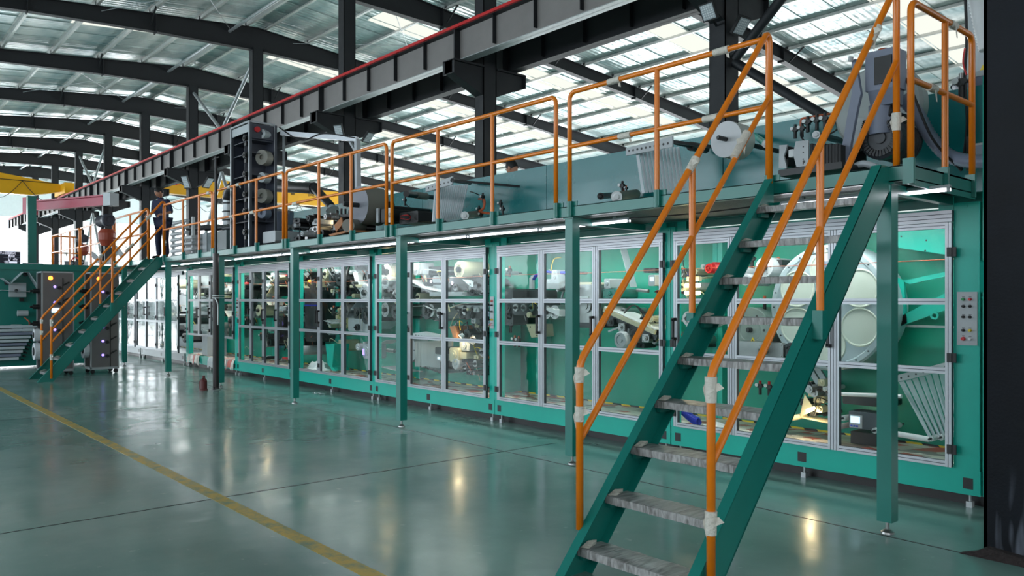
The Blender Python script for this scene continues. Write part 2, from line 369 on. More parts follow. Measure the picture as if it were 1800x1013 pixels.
def dup(root, loc, label=None, group=None):
    r = root.copy(); COL.objects.link(r); r.location = Vector(root.location) + Vector(loc)
    if label: r['label'] = label
    if group: r['group'] = group
    for ch in list(root.children):
        c = ch.copy(); COL.objects.link(c); c.parent = r
        for g in ch.children:
            d = g.copy(); COL.objects.link(d); d.parent = c
    return r

# ================================================================== THE SETTING
YR = 10.9                      # line of the inner columns / roof ridge
RISE = 0.09
def roof_z(y): return 10.62 - RISE * abs(y - YR)
XE = -68.0; X1 = 8.0; YN = -14.0; YF = 31.0
fl = MB(); fl.box(XE, X1, YN, YF, -0.2, 0.0); FLOOR = struct('floor', fl, M_FLOOR, label='glossy grey-green epoxy floor')
jn = MB()
for y in (5.44, -0.6): jn.box(-60, 7, y-0.006, y+0.006, 0, 0.0016)
for x in (-6.4, -12.4, -18.4, -24.4): jn.box(x-0.006, x+0.006, -10, 6.2, 0, 0.0016)
obj('expansion_joint', jn, M_BLACK, FLOOR)
ln = MB(); ln.box(-40, 4, 2.36, 2.47, 0, 0.0022); obj('painted_line', ln, M_LINE, FLOOR, label='worn yellow line painted on the floor')

CEIL = bpy.data.objects.new('ceiling', None); COL.objects.link(CEIL); CEIL['kind'] = 'structure'; CEIL['label'] = 'foil-lined gabled roof on dark steel frames'
frames_x = [-1.36 - 6.05*k for k in range(0, 11)]
# roof sheets 1 m wide running down each slope, seams proud; some are translucent skylights
shared = {}
def roof_sheet(side, W_):
    b = MB(); ye = YF+0.3 if side > 0 else YN-0.3
    z0, z1 = roof_z(YR)+0.03+0.12, roof_z(ye)+0.03+0.12
    x0, x1 = 0.0, -W_
    b.add([(x0,YR,z0),(x1,YR,z0),(x1,ye,z1),(x0,ye,z1),(x0,YR,z0+.03),(x1,YR,z0+.03),(x1,ye,z1+.03),(x0,ye,z1+.03)], [(0,1,2,3),(7,6,5,4),(0,4,5,1),(1,5,6,2),(2,6,7,3),(3,7,4,0)])
    # standing seam
    b.add([(0,YR,z0-.025),(-.03,YR,z0-.025),(-.03,ye,z1-.025),(0,ye,z1-.025),(0,YR,z0),(-.03,YR,z0),(-.03,ye,z1),(0,ye,z1)], [(0,1,2,3),(0,4,5,1),(1,5,6,2),(2,6,7,3),(3,7,4,0)])
    return b
for side in (-1, 1):
    mbs = roof_sheet(side, 1.0)
    first = None
    for i in range(76):
        x = X1 - i*1.0
        if first is None:
            first = obj('roof_sheet', mbs, M_ROOF, CEIL); first.location = (x, 0, 0)
        else:
            c = first.copy(); COL.objects.link(c); c.parent = CEIL; c.location = (x, 0, 0)
# skylight strips between purlins
for (x, ya, yb) in [(-21.6, 6.2, 9.2), (-27.5, 5.9, 9.4), (-33.6, 5.6, 9.9), (-39.7, 5, 10), (-45.7, 4.5, 10), (-51.8, 4, 10), (-57.8, 3, 10), (-63.8, 3, 10),
                    (-9.6, 17.2, 29), (-15.6, 14.2, 29), (-21.8, 13.2, 29), (-27.9, 12.5, 29), (-34, 12.5, 29), (-40, 12.5, 29), (-46, 12.5, 29), (-52, 12.5, 29), (-58, 12.5, 29), (-64, 12.5, 29)]:
    b = MB(); za, zb = roof_z(ya)+.138, roof_z(yb)+.138; w = 0.5
    b.add([(x-w,ya,za),(x+w,ya,za),(x+w,yb,zb),(x-w,yb,zb),(x-w,ya,za+.01),(x+w,ya,za+.01),(x+w,yb,zb+.01),(x-w,yb,zb+.01)], [(0,3,2,1),(4,5,6,7),(0,1,5,4),(1,2,6,5),(2,3,7,6),(3,0,4,7)])
    obj('skylight', b, M_SKYL, CEIL)
# purlins (galvanised Z sections)
ys = [YR - 0.35 - 1.5*k for k in range(0, 16)] + [YR + 0.35 + 1.5*k for k in range(0, 14)]
for y in ys:
    b = MB(); z = roof_z(y) + 0.03; s = 1 if y > YR else -1
    b.box(XE, X1, y-0.004, y+0.004, z, z+0.105)
    b.box(XE, X1, y, y - s*0.075, z-0.004, z+0.004); b.box(XE, X1, y-s*0.075-0.003, y-s*0.075+0.003, z, z+0.02)
    b.box(XE, X1, y, y + s*0.075, z+0.100, z+0.108)
    obj('purlin', b, M_PURLIN, CEIL)
# rafters: tapered I sections, haunched over the inner columns
def rafter(x, side):
    b = MB(); ye = YF if side > 0 else YN
    st = [YR, YR + side*3.2, YR + side*6.6, (YR + side*12 if side < 0 else YR+12), ye]; dep = [0.76, 0.55, 0.42, 0.40, 0.6]
    w = 0.11
    top = [(y, roof_z(y)+0.0) for y in st]; bot = [(y, roof_z(y)-d) for y, d in zip(st, dep)]
    for i in range(len(st)-1):
        (ya, ta), (yb, tb) = top[i], top[i+1]; (_, ba), (_, bb) = bot[i], bot[i+1]
        b.m = 0
        b.add([(x-.006,ya,ba),(x+.006,ya,ba),(x+.006,yb,bb),(x-.006,yb,bb),(x-.006,ya,ta),(x+.006,ya,ta),(x+.006,yb,tb),(x-.006,yb,tb)], [(0,1,2,3),(7,6,5,4),(0,4,5,1),(1,5,6,2),(2,6,7,3),(3,7,4,0)])
        for (za, zb, h) in ((ta-.016, tb-.016, .016), (ba, bb, .016)):
            b.m = 0 if h and za > ba + .01 else 1
            b.add([(x-w,ya,za),(x+w,ya,za),(x+w,yb,zb),(x-w,yb,zb),(x-w,ya,za+h),(x+w,ya,za+h),(x+w,yb,zb+h),(x-w,yb,zb+h)], [(0,1,2,3),(7,6,5,4),(0,4,5,1),(1,5,6,2),(2,6,7,3),(3,7,4,0)])
        b.m = 0
        b.box(x-w, x+w, yb-.012, yb+.012, bb-.05, tb)      # splice plate
    n = int(abs(ye-YR)/1.5)
    for k in range(n):                                        # purlin cleats
        y = YR + side*(0.35+1.5*k); z = roof_z(y)
        b.box(x-.05, x+.05, y-.01, y+.01, z, z+.15)
        if k in (2, 5, 8): b.beam((x+.08, y, z-.36), (x+.62, y+side*0.01, z+.05), .04, .04)
    return obj('rafter', b, [M_RAFTER, M_RAFTER], CEIL)
for x in frames_x:
    rafter(x, -1); rafter(x, 1)
# roof cross bracing rods and ridge strut tubes
for (xa, xb) in ((frames_x[3], frames_x[4]), (frames_x[2], frames_x[3]), (frames_x[5], frames_x[6])):
    for (ya, yb) in ((6.2, 10.0), (10.0, 6.2), (12.2, 17.5), (17.5, 12.2)):
        b = MB(); b.tube((xa, ya, roof_z(ya)-.12), (xb, yb, roof_z(yb)-.12), .011, 6); obj('bracing_rod', b, M_GALV, CEIL)
for y in (YR-0.9, 3.4):
    b = MB(); b.tube((XE, y, roof_z(y)-.22), (X1, y, roof_z(y)-.22), .05, 10); obj('strut_tube', b, M_GALV, CEIL)

# walls with window bands
def wall_y(name, y, zt, bands, x0, x1, m=M_WALLP, piers=6.05):
    b = MB(); t = 0.12; zs = 0
    for (a, c) in bands:
        b.box(x0, x1, y-t, y+t, zs, a); zs = c
    b.box(x0, x1, y-t, y+t, zs, zt)
    return struct(name, b, m)
WR = wall_y('wall_right', YF, roof_z(YF)+0.3, [(1.9, 6.9)], XE, X1)
WN = wall_y('wall_near', YN, roof_z(YN)+0.3, [(2.0, 7.7)], XE, X1)
def end_wall(name, x, bands):
    b = MB(); zs = 0
    for (a, c) in bands:
        b.box(x-.12, x+.12, YN, YF, zs, a); zs = c
    b.add([(x-.12,YN,zs),(x-.12,YF,zs),(x-.12,YF,roof_z(YF)+.3),(x-.12,YR,roof_z(YR)+.3),(x-.12,YN,roof_z(YN)+.3),
           (x+.12,YN,zs),(x+.12,YF,zs),(x+.12,YF,roof_z(YF)+.3),(x+.12,YR,roof_z(YR)+.3),(x+.12,YN,roof_z(YN)+.3)],
          [(0,1,2,3,4),(9,8,7,6,5),(0,5,6,1),(1,6,7,2),(2,7,8,3),(3,8,9,4),(4,9,5,0)])
    return struct(name, b, M_WALLP)
end_wall('wall_far_end', XE, [(1.3, 7.7)])
end_wall('wall_behind', X1, [(3.5, 6.0)])
# window bands: pane behind a white mullioned frame
def window(n, axis, c, a0, a1, z0, z1, step, inward):
    fr = MB(); pn = MB(); t = .05
    def bx(m, p0, p1, q0, q1, d0, d1):
        if axis == 'y': m.box(p0, p1, c+inward*d0, c+inward*d1, q0, q1)
        else: m.box(c+inward*d0, c+inward*d1, p0, p1, q0, q1)
    k = a0
    while k <= a1+1e-6: bx(fr, k-.035, k+.035, z0, z1, -.05, .05); k += step
    for z in (z0, (z0+z1)/2, z1): bx(fr, a0, a1, z-.035, z+.035, -.05, .05)
    w = struct('window_%d' % n, fr, M_WALLP)
    bx(pn, a0, a1, z0, z1, -.03, -.02); obj('window_pane', pn, M_WINDOW, w)
window(1, 'x', XE, YN+.5, 9.2, 1.3, 7.7, 1.5, 1)
window(2, 'x', XE, 11.6, YF-.5, 1.3, 7.7, 1.5, 1)
window(3, 'y', YF, XE+1, X1-1, 1.9, 6.9, 1.5, -1)
window(4, 'y', YN, XE+1, X1-1, 2.0, 7.7, 1.5, 1)  # unseen near band, enlarged so its light reflects in the upper panels
window(5, 'x', X1, YN+.5, YF-.5, 3.5, 6.0, 1.5, -1)

# ================================================================== COLUMNS with corbels
ZC = 6.62          # underside of crane girders
def ibeam_col(b, x, y, z0, z1, wx=.30, wy=.36):
    b.box(x-wx/2, x+wx/2, y-wy/2, y-wy/2+.018, z0, z1); b.box(x-wx/2, x+wx/2, y+wy/2-.018, y+wy/2, z0, z1)
    b.box(x-.008, x+.008, y-wy/2+.018, y+wy/2-.018, z0, z1)
    b.box(x-wx/2-.0, x-wx/2+.012, y-wy/2, y+wy/2, z0, z1) ; b.box(x+wx/2-.012, x+wx/2, y-wy/2, y+wy/2, z0, z1)
labels = ['', 'dark steel building column behind the stair top, two floodlights on it',
 'dark steel building column rising behind the middle of the long walkway',
 'dark steel building column behind the big grey roll, floodlights on both sides',
 'dark steel building column rising behind the shelf tower, crane beam corbel on it',
 'dark steel building column with crossing grey braces right of the standing worker',
 'dark steel building column directly behind the standing worker',
 'dark steel building column behind the free end of the dark red jib arm',
 'dark steel building column where the red rail meets the yellow crane',
 'dark steel building column behind the hinge side of the dark red jib arm',
 'farthest dark steel building column in front of the end windows']
CORB = 0.62
for k in range(1, 11):
    x = frames_x[k]
    t = thing('building_column', labels[k], 'column')
    b = MB(); ibeam_col(b, x, YR, 0, roof_z(YR)-.70); obj('shaft', b, M_STEELD, t)
    for s in (-1, 1):
        b = MB(); y0 = YR + s*.18; y1 = YR + s*1.0
        b.prism([(y0, ZC-.02), (y1, ZC-.02), (y1, ZC-.28), (y0, ZC-.62)], x-.13, x+.13, 'x')
        b.box(x-.2, x+.2, min(y0,y1), max(y0,y1), ZC-.04, ZC-.0)
        b.box(x-.2, x+.2, min(y1-s*.02,y1), max(y1-s*.02,y1), ZC-.30, ZC-.02)
        obj('corbel', b, M_STEELD, t)
    b = MB(); b.box(x-.3, x+.3, YR-.3, YR+.3, 0, .03); obj('base_plate', b, M_STEELD, t)
# vertical cross bracing between two bays of columns
for (a, bb, lab) in ((4, 5, 'crossed grey tube braces between columns left of the shelf tower'), (7, 8, 'pale crossed tube braces between columns near the yellow crane end')):
    xa, xb = frames_x[a], frames_x[bb]
    t = thing('cross_brace', lab, 'brace')
    for (z0, z1) in ((2.4, 6.2), (7.6, 9.6)):
        for (p, q) in (((xa-.2, YR+.0, z0), ((xa+xb)/2, YR, (z1 if z0 < 5 else z0+.1))), ((xb+.2, YR, z0 if z0 < 5 else z1), ((xa+xb)/2, YR, (z1 if z0 < 5 else z0+.1)))):
            if z0 > 5: p = (p[0], p[1], z1)
            b = MB(); b.tube(p, q, .06, 10); obj('brace_tube', b, M_GALV if z0 < 5 else M_GALV, t)
for (p, q) in (((frames_x[1]+.2, YR, 5.35), (frames_x[0]-.2, YR, 1.15)), ((frames_x[1]+.2, YR, 5.40), (frames_x[0]-.8, YR, 9.9))):
    t = MB(); t.tube(p, q, .075, 12)
    tag(obj('diagonal_brace', t, M_STEELD), 'dark diagonal tube brace %s right of the floodlit column' % ('falling' if q[2] < p[2] else 'rising'), 'brace')

# near column at the right edge of the picture
t = thing('building_column', 'huge near dark blue steel column at the right end of the walkway', 'column')
b = MB(); b.box(-1.83, -1.03, 5.48, 5.504, 0, 9.3); b.box(-1.83, -1.81, 5.48, 5.95, 0, 9.3); b.box(-1.05, -1.03, 5.48, 5.95, 0, 9.3); b.box(-1.83, -1.03, 5.93, 5.95, 0, 9.3)
obj('shaft', b, M_COLNEAR, t)
b = MB(); b.prism([(-1.95, 0.0), (-1.0, 0.0), (-1.0, .055), (-1.3, .075), (-1.55, .05), (-1.8, .07), (-1.86, .03)], 5.42, 5.478, 'y'); obj('grout_pad', b, mat('crumbled_grout', rgb(44, 36, 36), .9, var=.4, scale=30, bump=1, bscale=40), t)

# ================================================================== CRANE RUNWAY
def girder(y, m, lab, rail, nm):
    t = thing('crane_runway_beam', lab, 'crane beam')
    z0, z1 = ZC, ZC + .68; w = .15
    xs0, xs1 = XE+1, 4.0
    b = MB(); b.box(xs0, xs1, y-.006, y+.006, z0, z1); obj('web_plate', b, m, t)
    b = MB(); b.box(xs0, xs1, y-w, y+w, z1-.016, z1); obj('top_flange', b, M_STEELD, t)
    b = MB(); b.box(xs0, xs1, y-w*.8, y+w*.8, z0, z0+.016); obj('bottom_flange', b, M_GALV if rail else M_GIRDERB, t)
    sh = None; x = frames_x[0] + 2*1.21
    while x > xs0:
        if sh is None:
            s = MB(); s.box(-.006, .006, y-.10, y+.10, z0+.10, z1-.016)
            sh = obj('stiffener', s, M_STEELD, t); sh.location.x = x
        else:
            c = sh.copy(); COL.objects.link(c); c.parent = t; c.location.x = x
        x -= 1.21
    for fx in frames_x:
        c = MB(); c.box(fx-.02, fx+.02, y-.15, y+.15, z0, z1); obj('end_plate', c, M_STEELD, t)
    if rail:
        b = MB(); b.box(xs0, xs1, y-w-.055, y-w-.005, z1-.01, z1+.05); obj('conductor_rail', b, M_RED, t, label='red conductor rail along the top')
        b = MB(); b.box(xs0, xs1, y-.035, y+.035, z1, z1+.08); obj('crane_rail', b, M_STEELD, t)
    return t
girder(YR-.70, M_GIRDER, 'grey riveted crane runway beam with red rail along its top', True, 'a')
girder(YR+.62, M_GIRDERB, 'dark crane runway beam behind the red-topped one', False, 'b')

# ------------------------------------------------------------------ bridge cranes
def text(s, size, loc, rot, m, parent, name='lettering', ext=.004, width=None):
    c = bpy.data.curves.new(name, 'FONT'); c.body = s; c.size = size; c.extrude = ext; c.align_x = 'LEFT'
    c.materials.append(m)
    tmp = bpy.data.objects.new(name, c); COL.objects.link(tmp)
    me = bpy.data.meshes.new_from_object(tmp.evaluated_get(bpy.context.evaluated_depsgraph_get()))
    bpy.data.objects.remove(tmp)
    o = bpy.data.objects.new(name, me); COL.objects.link(o); o.location = loc; o.rotation_euler = rot
    if not me.materials: me.materials.append(m)
    if width:
        xs_ = [v.co.x for v in me.vertices]; f_ = width/(max(xs_)-min(xs_))
        for v in me.vertices: v.co.x *= f_
    o.parent = parent
    return o
t = thing('bridge_crane', 'yellow bridge crane girder above the white end windows, left side', 'crane')
yE, z = PX(112, 327, -49.6)
b = MB(); b.prism([(YN+.8, 7.25), (8.6, 7.25), (YR-.95, 7.55), (YR-.95, 7.95), (6.3, 8.42), (YN+.8, 8.42)], -49.95, -49.45, 'x'); obj('box_girder', b, M_YEL, t)
b = MB(); b.box(-50.9, -48.4, YR-.98, YR-.52, 7.381, 7.95); obj('end_carriage', b, M_YEL, t)
b = MB(); b.path([(-49.4, y, 7.98) for y in (-10, YR-1.2)], .02, 6); obj('cable_track', b, M_DSTEEL, t)
for k in range(4):
    y0 = 1.2 + k*2.3; b = MB()
    b.path([(-49.35, y0 + 2.3*s/8, 7.96 - 1.0*math.sin(math.pi*s/8)) for s in range(9)], .018, 6); obj('festoon_cable', b, M_DSTEEL, t)
t = thing('bridge_crane', 'yellow bridge crane girder with red and black lettering behind the shelf tower', 'crane')
b = MB(); b.prism([(YR+1.0, 7.0), (YR+1.6, 6.74), (29.5, 6.74), (29.5, 7.62), (YR+1.4, 7.62), (YR+1.0, 7.4)], -40.4, -39.95, 'x'); obj('box_girder', b, M_YEL, t)
b = MB(); b.box(-41.2, -39.2, YR+.40, YR+.60+.75, 7.301, 7.75); obj('end_carriage', b, M_YEL, t)
rt = (R(90), 0, R(90))
def ct(st, u, v, size, m, w=None):
    y, z = PX(u, v, -39.94); text(st, size, (-39.94, y, z), rt, m, t, width=w)
ct('江', 297, 324, .42, mat('red_lettering', rgb(206, 30, 24), .5), .52)
ct('WEIHUA', 318, 324, .24, M_BLACK, 1.1)
ct('规', 394.5, 331, .30, M_BLACK, .34); ct('规格', 511, 342, .16, M_BLACK, .24); ct('1吨', 541, 345, .24, M_BLACK, .34)
for k in range(6):
    y0 = 12.4 + k*1.4; b = MB()
    b.path([(-39.9, y0 + 1.4*s/8, 6.72 - .75*math.sin(math.pi*s/8)) for s in range(9)], .012, 6); obj('festoon_cable', b, M_DSTEEL, t)

# ------------------------------------------------------------------ floodlights
def flood(p, lab, face, wdt=.30, hgt=.36, arm=None):
    t = thing('floodlight', lab, 'floodlight')
    q = Vector(face).to_track_quat('Y', 'Z').to_matrix()
    p = Vector(p)
    b = MB(); b.cbox(p, wdt, .05, hgt, q); b.cbox(p - Vector(face).normalized()*.04, wdt*.7, .05, hgt*.7, q); obj('housing', b, M_BLACK, t)
    b = MB(); b.cbox(p + Vector(face).normalized()*.028, wdt*.84, .008, hgt*.84, q)
    obj('lens', b, M_FLOOD, t)
    b = MB()
    for i in range(5):
        for j in range(6):
            b.cbox(p + Vector(face).normalized()*.034 + q @ Vector(((i-2)*wdt*.15, 0, (j-2.5)*hgt*.125)), wdt*.09, .004, hgt*.07, q)
    obj('led_chip', b, M_WHITE, t, kind='stuff')
    if arm is not None:
        b = MB(); b.beam(p, arm, .03, .03); obj('bracket', b, M_BLACK, t)
# positions measured on the columns
cx = [frames_x[k] for k in range(11)]
p1 = V3(1246, 20, 10.2); flood(p1, 'square floodlight under the crane beam, left side of the big column', (-.05, -1, -.55), .27, .27, (cx[1], YR-.2, p1.z-.05))
p2 = V3(1302, 45, 10.9); flood(p2, 'dark floodlight on the right side of the column above the stairs', (1, -.1, -.8), .26, .3, (cx[1]+.18, YR, p2.z-.1))
p3 = V3(596, 230, 10.2); flood(p3, 'floodlight left of the column behind the big grey roll', (.5, -1, -.5), .26, .34, (cx[3], YR-.2, p3.z-.1))
p4 = V3(647, 241, 11.0); flood(p4, 'floodlight right of the column behind the big grey roll', (1, .3, -1), .26, .34, (cx[3]+.18, YR, p4.z-.1))
p5 = V3(327, 320, 10.2); flood(p5, 'small pale floodlight beside the lettering of the yellow crane', (.5, -1, -.5), .3, .5, (cx[5], YR-.2, p5.z-.1))
p6 = V3(366, 321, 11.0); flood(p6, 'dark floodlight between two columns in front of the yellow crane', (1, .3, -1), .3, .5, (cx[5]+.18, YR, p6.z-.1))

# ================================================================== MACHINE LINE
YM = 6.65; YB = 7.60
Z0, Z1, ZH0, ZH1 = .10, .29, 2.205, 2.295
def alu_v(b, x0, x1, z0, z1, y, d=.045):
    if x0 > x1: x0, x1 = x1, x0
    w = x1-x0; n = max(2, round(w/.024)); g = .005
    b.m = 1; b.box(x0+.001, x1-.001, y-d/2+.007, y+d/2, z0, z1)
    b.m = 0; rw = (w - g*(n-1))/n
    for i in range(n): b.box(x0+i*(rw+g), x0+i*(rw+g)+rw, y-d/2, y-d/2+.0068, z0, z1)
def alu_h(b, x0, x1, z0, z1, y, d=.045, n=None):
    if x0 > x1: x0, x1 = x1, x0
    w = z1-z0; n = n or max(2, round(w/.024)); g = .005
    b.m = 1; b.box(x0, x1, y-d/2+.007, y+d/2, z0+.001, z1-.001)
    b.m = 0; rw = (w - g*(n-1))/n
    for i in range(n): b.box(x0, x1, y-d/2, y-d/2+.0068, z0+i*(rw+g), z0+i*(rw+g)+rw)
def door(par, xr, xl, handle, hinge, z_lo=.30, rows=(1.045, 1.585), glass=None, y=YM-.02, fw=.05, mats=None, zt=ZH0-.004):
    """xr right edge, xl left edge (xl < xr)"""
    glass = glass or M_GLASS; mats = mats or [M_ALU, M_GROOVE]
    b = MB()
    alu_v(b, xl+.003, xl+fw, z_lo, zt, y); alu_v(b, xr-fw, xr-.003, z_lo, zt, y)
    zz = [z_lo] + list(rows) + [zt]
    alu_h(b, xl+fw, xr-fw, z_lo, z_lo+.045, y); alu_h(b, xl+fw, xr-fw, zt-.045, zt, y)
    for r in rows: alu_h(b, xl+fw, xr-fw, r-.024, r+.024, y)
    d = obj('door', b, mats, par)
    for i in range(len(zz)-1):
        p = MB(); p.box(xl+fw-.004, xr-fw+.004, y-.002, y+.003, zz[i]+.02, zz[i+1]-.02); obj('pane', p, glass, d)
    if handle:
        hx = xr-.03 if handle == 'r' else xl+.03
        zc = 1.30
        h = MB(); h.box(hx-.012, hx+.012, y-.075, y-.055, zc-.10, zc+.10)
        h.box(hx-.014, hx+.014, y-.075, y-.0225, zc+.085, zc+.115); h.box(hx-.014, hx+.014, y-.075, y-.0225, zc-.115, zc-.085)
        obj('handle', h, M_BLACK, d)
    if hinge:
        hx = xr if hinge == 'r' else xl
        for z in (1.97, 1.15 if z_lo < .5 else 1.3, .44 if z_lo < .5 else .9):
            h = MB(); h.box(hx-.034, hx-.004, y-.032, y-.0225, z-.036, z+.036); h.box(hx+.004, hx+.034, y-.032, y-.0225, z-.036, z+.036)
            h.tube((hx, y-.030, z-.034), (hx, y-.030, z+.034), .008, 8)
            obj('hinge', h, M_BLACK, d)
    return d
BTN = [(0, .86, 'g'), (1, .86, 'r'), (0, .73, 'k'), (1, .73, 'k'), (0, .53, 'k'), (1, .53, 'k'), (0, .28, 'k'), (1, .28, 'y'), (0, .12, 'R'), (1, .12, 'w')]
def control_panel(par, x0, x1, z0, z1, y, rows=BTN):
    b = MB(); b.box(x0, x1, y-.012, y, z0, z1)
    for sx in (x0+.015, x1-.015):
        for sz in (z0+.02, (z0+z1)/2, z1-.02): b.tube((sx, y-.014, sz), (sx, y-.011, sz), .004, 6)
    p = obj('control_panel', b, M_LGREY, par)
    cm = {'g': M_GREENP, 'r': M_REDP, 'R': M_REDP, 'k': M_BLACK, 'y': M_YELP, 'w': M_WHITE}
    for (c, t, k) in rows:
        x = x0 + (x1-x0)*(.33 if c == 0 else .66); z = z0 + (z1-z0)*t; r = .013 if k == 'R' else .0095
        q = MB(); q.tube((x, y-.016, z), (x, y-.012, z), r*1.2, 12); q.tube((x, y-.034, z), (x, y-.016, z), r, 12)
        if k == 'k': q.box(x-.003, x+.003, y-.040, y-.034, z-r*.8, z+r*.8)
        obj('push_button' if k != 'k' else 'selector_switch', q, cm[k], p)
        q = MB(); q.box(x-.010, x+.010, y-.0125, y-.012, z+r*1.6, z+r*1.6+.004); obj('button_caption', q, M_BLACK, p)
    return p
def cabinet(label, xr, xl, doors, postR=None, postL=None, panel=None, white=False, z_lo=.30, group=None, back=True):
    t = thing('machine_cabinet', label, 'machine')
    mt = M_TEAL if not white else M_LGREY
    b = MB(); b.box(xl+.004, xr-.004, YM, YM+.08, Z0, Z1); b.box(xl+.004, xr-.004, YB-.08, YB, Z0, Z1)
    obj('base_beam', b, mt, t)
    for px in (xr-.09, (xr+xl)/2, xl+.09):
        q = MB(); w = .042 if px == (xr+xl)/2 else .036
        q.box(px-w, px+w, YM-.0015, YM+.004, Z0+.045, Z0+.13); obj('lifting_pocket', q, M_BLACK, t)
        q = MB(); q.box(px-.022, px+.022, YM+.02, YM+.07, 0, .045); q.tube((px, YM+.045, .045), (px, YM+.045, Z0), .010, 8); obj('foot', q, M_GALV, t)
    q = MB(); q.box(xl+.002, xr-.002, YM+.13, YM+.15, 0, Z0); obj('shade_gap_strip', q, M_BLACK, t)  # black strip standing in for the shade under the cabinet
    q = MB(); q.box(xl, xr, YM+.04, YB, Z0+.0, Z0+.02); obj('underside_plate', q, M_BLACK, t)
    q = MB(); q.box(xl+.004, xr-.004, YM+.08, YB-.02, Z1-.02, Z1); obj('floor_tray', q, M_PRINT if not white else M_LGREY, t)
    q = MB(); q.box(xl+.02, xr-.02, YB-.115, YB-.11, Z1, Z1+.018); obj('hazard_strip', q, M_HAZ, t)
    q = MB(); q.box(xl+.006, xr-.006, YB-.01, YB+.03, Z1-.1, 2.46); obj('back_panel', q, M_TEALB if not white else M_LGREY, t)
    if back:
        q = MB(); q.box(xl+.004, xr-.004, YB-.02, YB+.04, 2.464, 3.46)
        obj('upper_panel', q, M_BODY, t)
    q = MB(); q.box(xl, xr, YM+.06, YM+.16, 2.33, 2.43); q.box(xl, xr, YB-.14, YB-.02, 2.36, 2.43); obj('top_beam', q, M_GREEN if not white else M_LGREY, t)
    for px in (xr-.25, xl+.25):
        q = MB(); q.box(px-.03, px+.03, YM+.16, YB-.14, 2.35, 2.41); obj('cross_beam', q, M_GREEN if not white else M_LGREY, t)
    for s, pst in ((1, postR), (-1, postL)):
        if pst:
            q = MB(); q.box(pst[0], pst[1], YM, YM+.10, Z1, 2.35); obj('corner_post', q, mt, t)
            q = MB(); q.box(pst[0], pst[1], YB-.12, YB-.01, Z1, 2.35); obj('rear_post', q, mt, t)
            q = MB(); q.box(pst[1]+.01 if s < 0 else pst[0]-.12, pst[1]+.12 if s < 0 else pst[0]-.01, YM+.02, YM+.03, 2.27, 2.40); q.tube((((pst[0]+pst[1])/2), YM-.004, 2.32), (((pst[0]+pst[1])/2), YM, 2.32), .01, 8); obj('gusset', q, mt, t)
    if panel: control_panel(t, panel[0], panel[1], panel[2], panel[3], YM)
    # header
    dr = doors[0][0]; dl = doors[-1][1]
    b = MB(); alu_h(b, dl, dr, ZH0, ZH1, YM-.015, .06, 3); obj('header_rail', b, [M_ALU, M_GROOVE], t)
    for (a, c, h, g) in doors:
        door(t, a, c, h, g, z_lo=z_lo, rows=(1.045, 1.585) if z_lo < .5 else (1.585,), glass=M_GLASSW if white else None, y=YM-.02 if not white else YM-.12)
    # strip light under the top beam
    q = MB(); q.tube((xl+.3, YM+.20, 2.30), (xr-.3, YM+.20, 2.30), .013, 8); obj('strip_light', q, M_LEDIN, t)
    l = area('cabinet_light', ((xl+xr)/2, YM+.24, 2.27), abs(xr-xl)-.5, .05, 20 if not white else 60, (.94, 1.0, .98), (0, .14, -1)); l.parent = t
    return t
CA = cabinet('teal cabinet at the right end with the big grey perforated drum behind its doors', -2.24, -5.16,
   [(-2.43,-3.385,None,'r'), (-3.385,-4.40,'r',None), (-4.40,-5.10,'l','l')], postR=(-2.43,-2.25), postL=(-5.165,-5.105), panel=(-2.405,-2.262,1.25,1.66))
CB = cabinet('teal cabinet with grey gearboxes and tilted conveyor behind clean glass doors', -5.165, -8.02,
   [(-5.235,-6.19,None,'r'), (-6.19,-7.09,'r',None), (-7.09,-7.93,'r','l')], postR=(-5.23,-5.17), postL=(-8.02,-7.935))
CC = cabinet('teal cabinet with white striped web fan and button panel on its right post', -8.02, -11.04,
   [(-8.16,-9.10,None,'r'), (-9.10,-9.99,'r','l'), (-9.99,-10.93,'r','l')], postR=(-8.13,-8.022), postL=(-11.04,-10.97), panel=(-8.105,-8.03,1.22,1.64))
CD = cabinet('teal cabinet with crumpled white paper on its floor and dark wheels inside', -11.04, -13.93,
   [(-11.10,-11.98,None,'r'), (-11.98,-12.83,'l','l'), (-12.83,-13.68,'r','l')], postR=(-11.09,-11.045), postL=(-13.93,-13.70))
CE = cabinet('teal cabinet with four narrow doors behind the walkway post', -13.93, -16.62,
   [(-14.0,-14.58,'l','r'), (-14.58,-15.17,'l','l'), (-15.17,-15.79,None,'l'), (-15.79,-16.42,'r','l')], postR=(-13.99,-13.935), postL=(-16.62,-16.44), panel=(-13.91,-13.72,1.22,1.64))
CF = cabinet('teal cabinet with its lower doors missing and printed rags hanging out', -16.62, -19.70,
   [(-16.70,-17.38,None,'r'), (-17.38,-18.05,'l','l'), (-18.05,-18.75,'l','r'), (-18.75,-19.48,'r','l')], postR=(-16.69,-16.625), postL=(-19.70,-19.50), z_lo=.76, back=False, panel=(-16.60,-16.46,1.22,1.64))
xs = -19.85; wl = ['nearest white framed glass cabinet left of the teal machine line', 'white framed glass cabinet second in the white row', 'white framed glass cabinet third in the white row behind the far stairs', 'last white framed glass cabinet at the far end of the row']
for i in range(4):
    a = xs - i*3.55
    cabinet(wl[i], a, a-3.45, [(a-.03, a-.86, 'l','r'), (a-.86, a-1.72, 'r','l'), (a-1.72, a-2.57, 'l','r'), (a-2.57, a-3.42, 'r','l')], white=True, back=False)
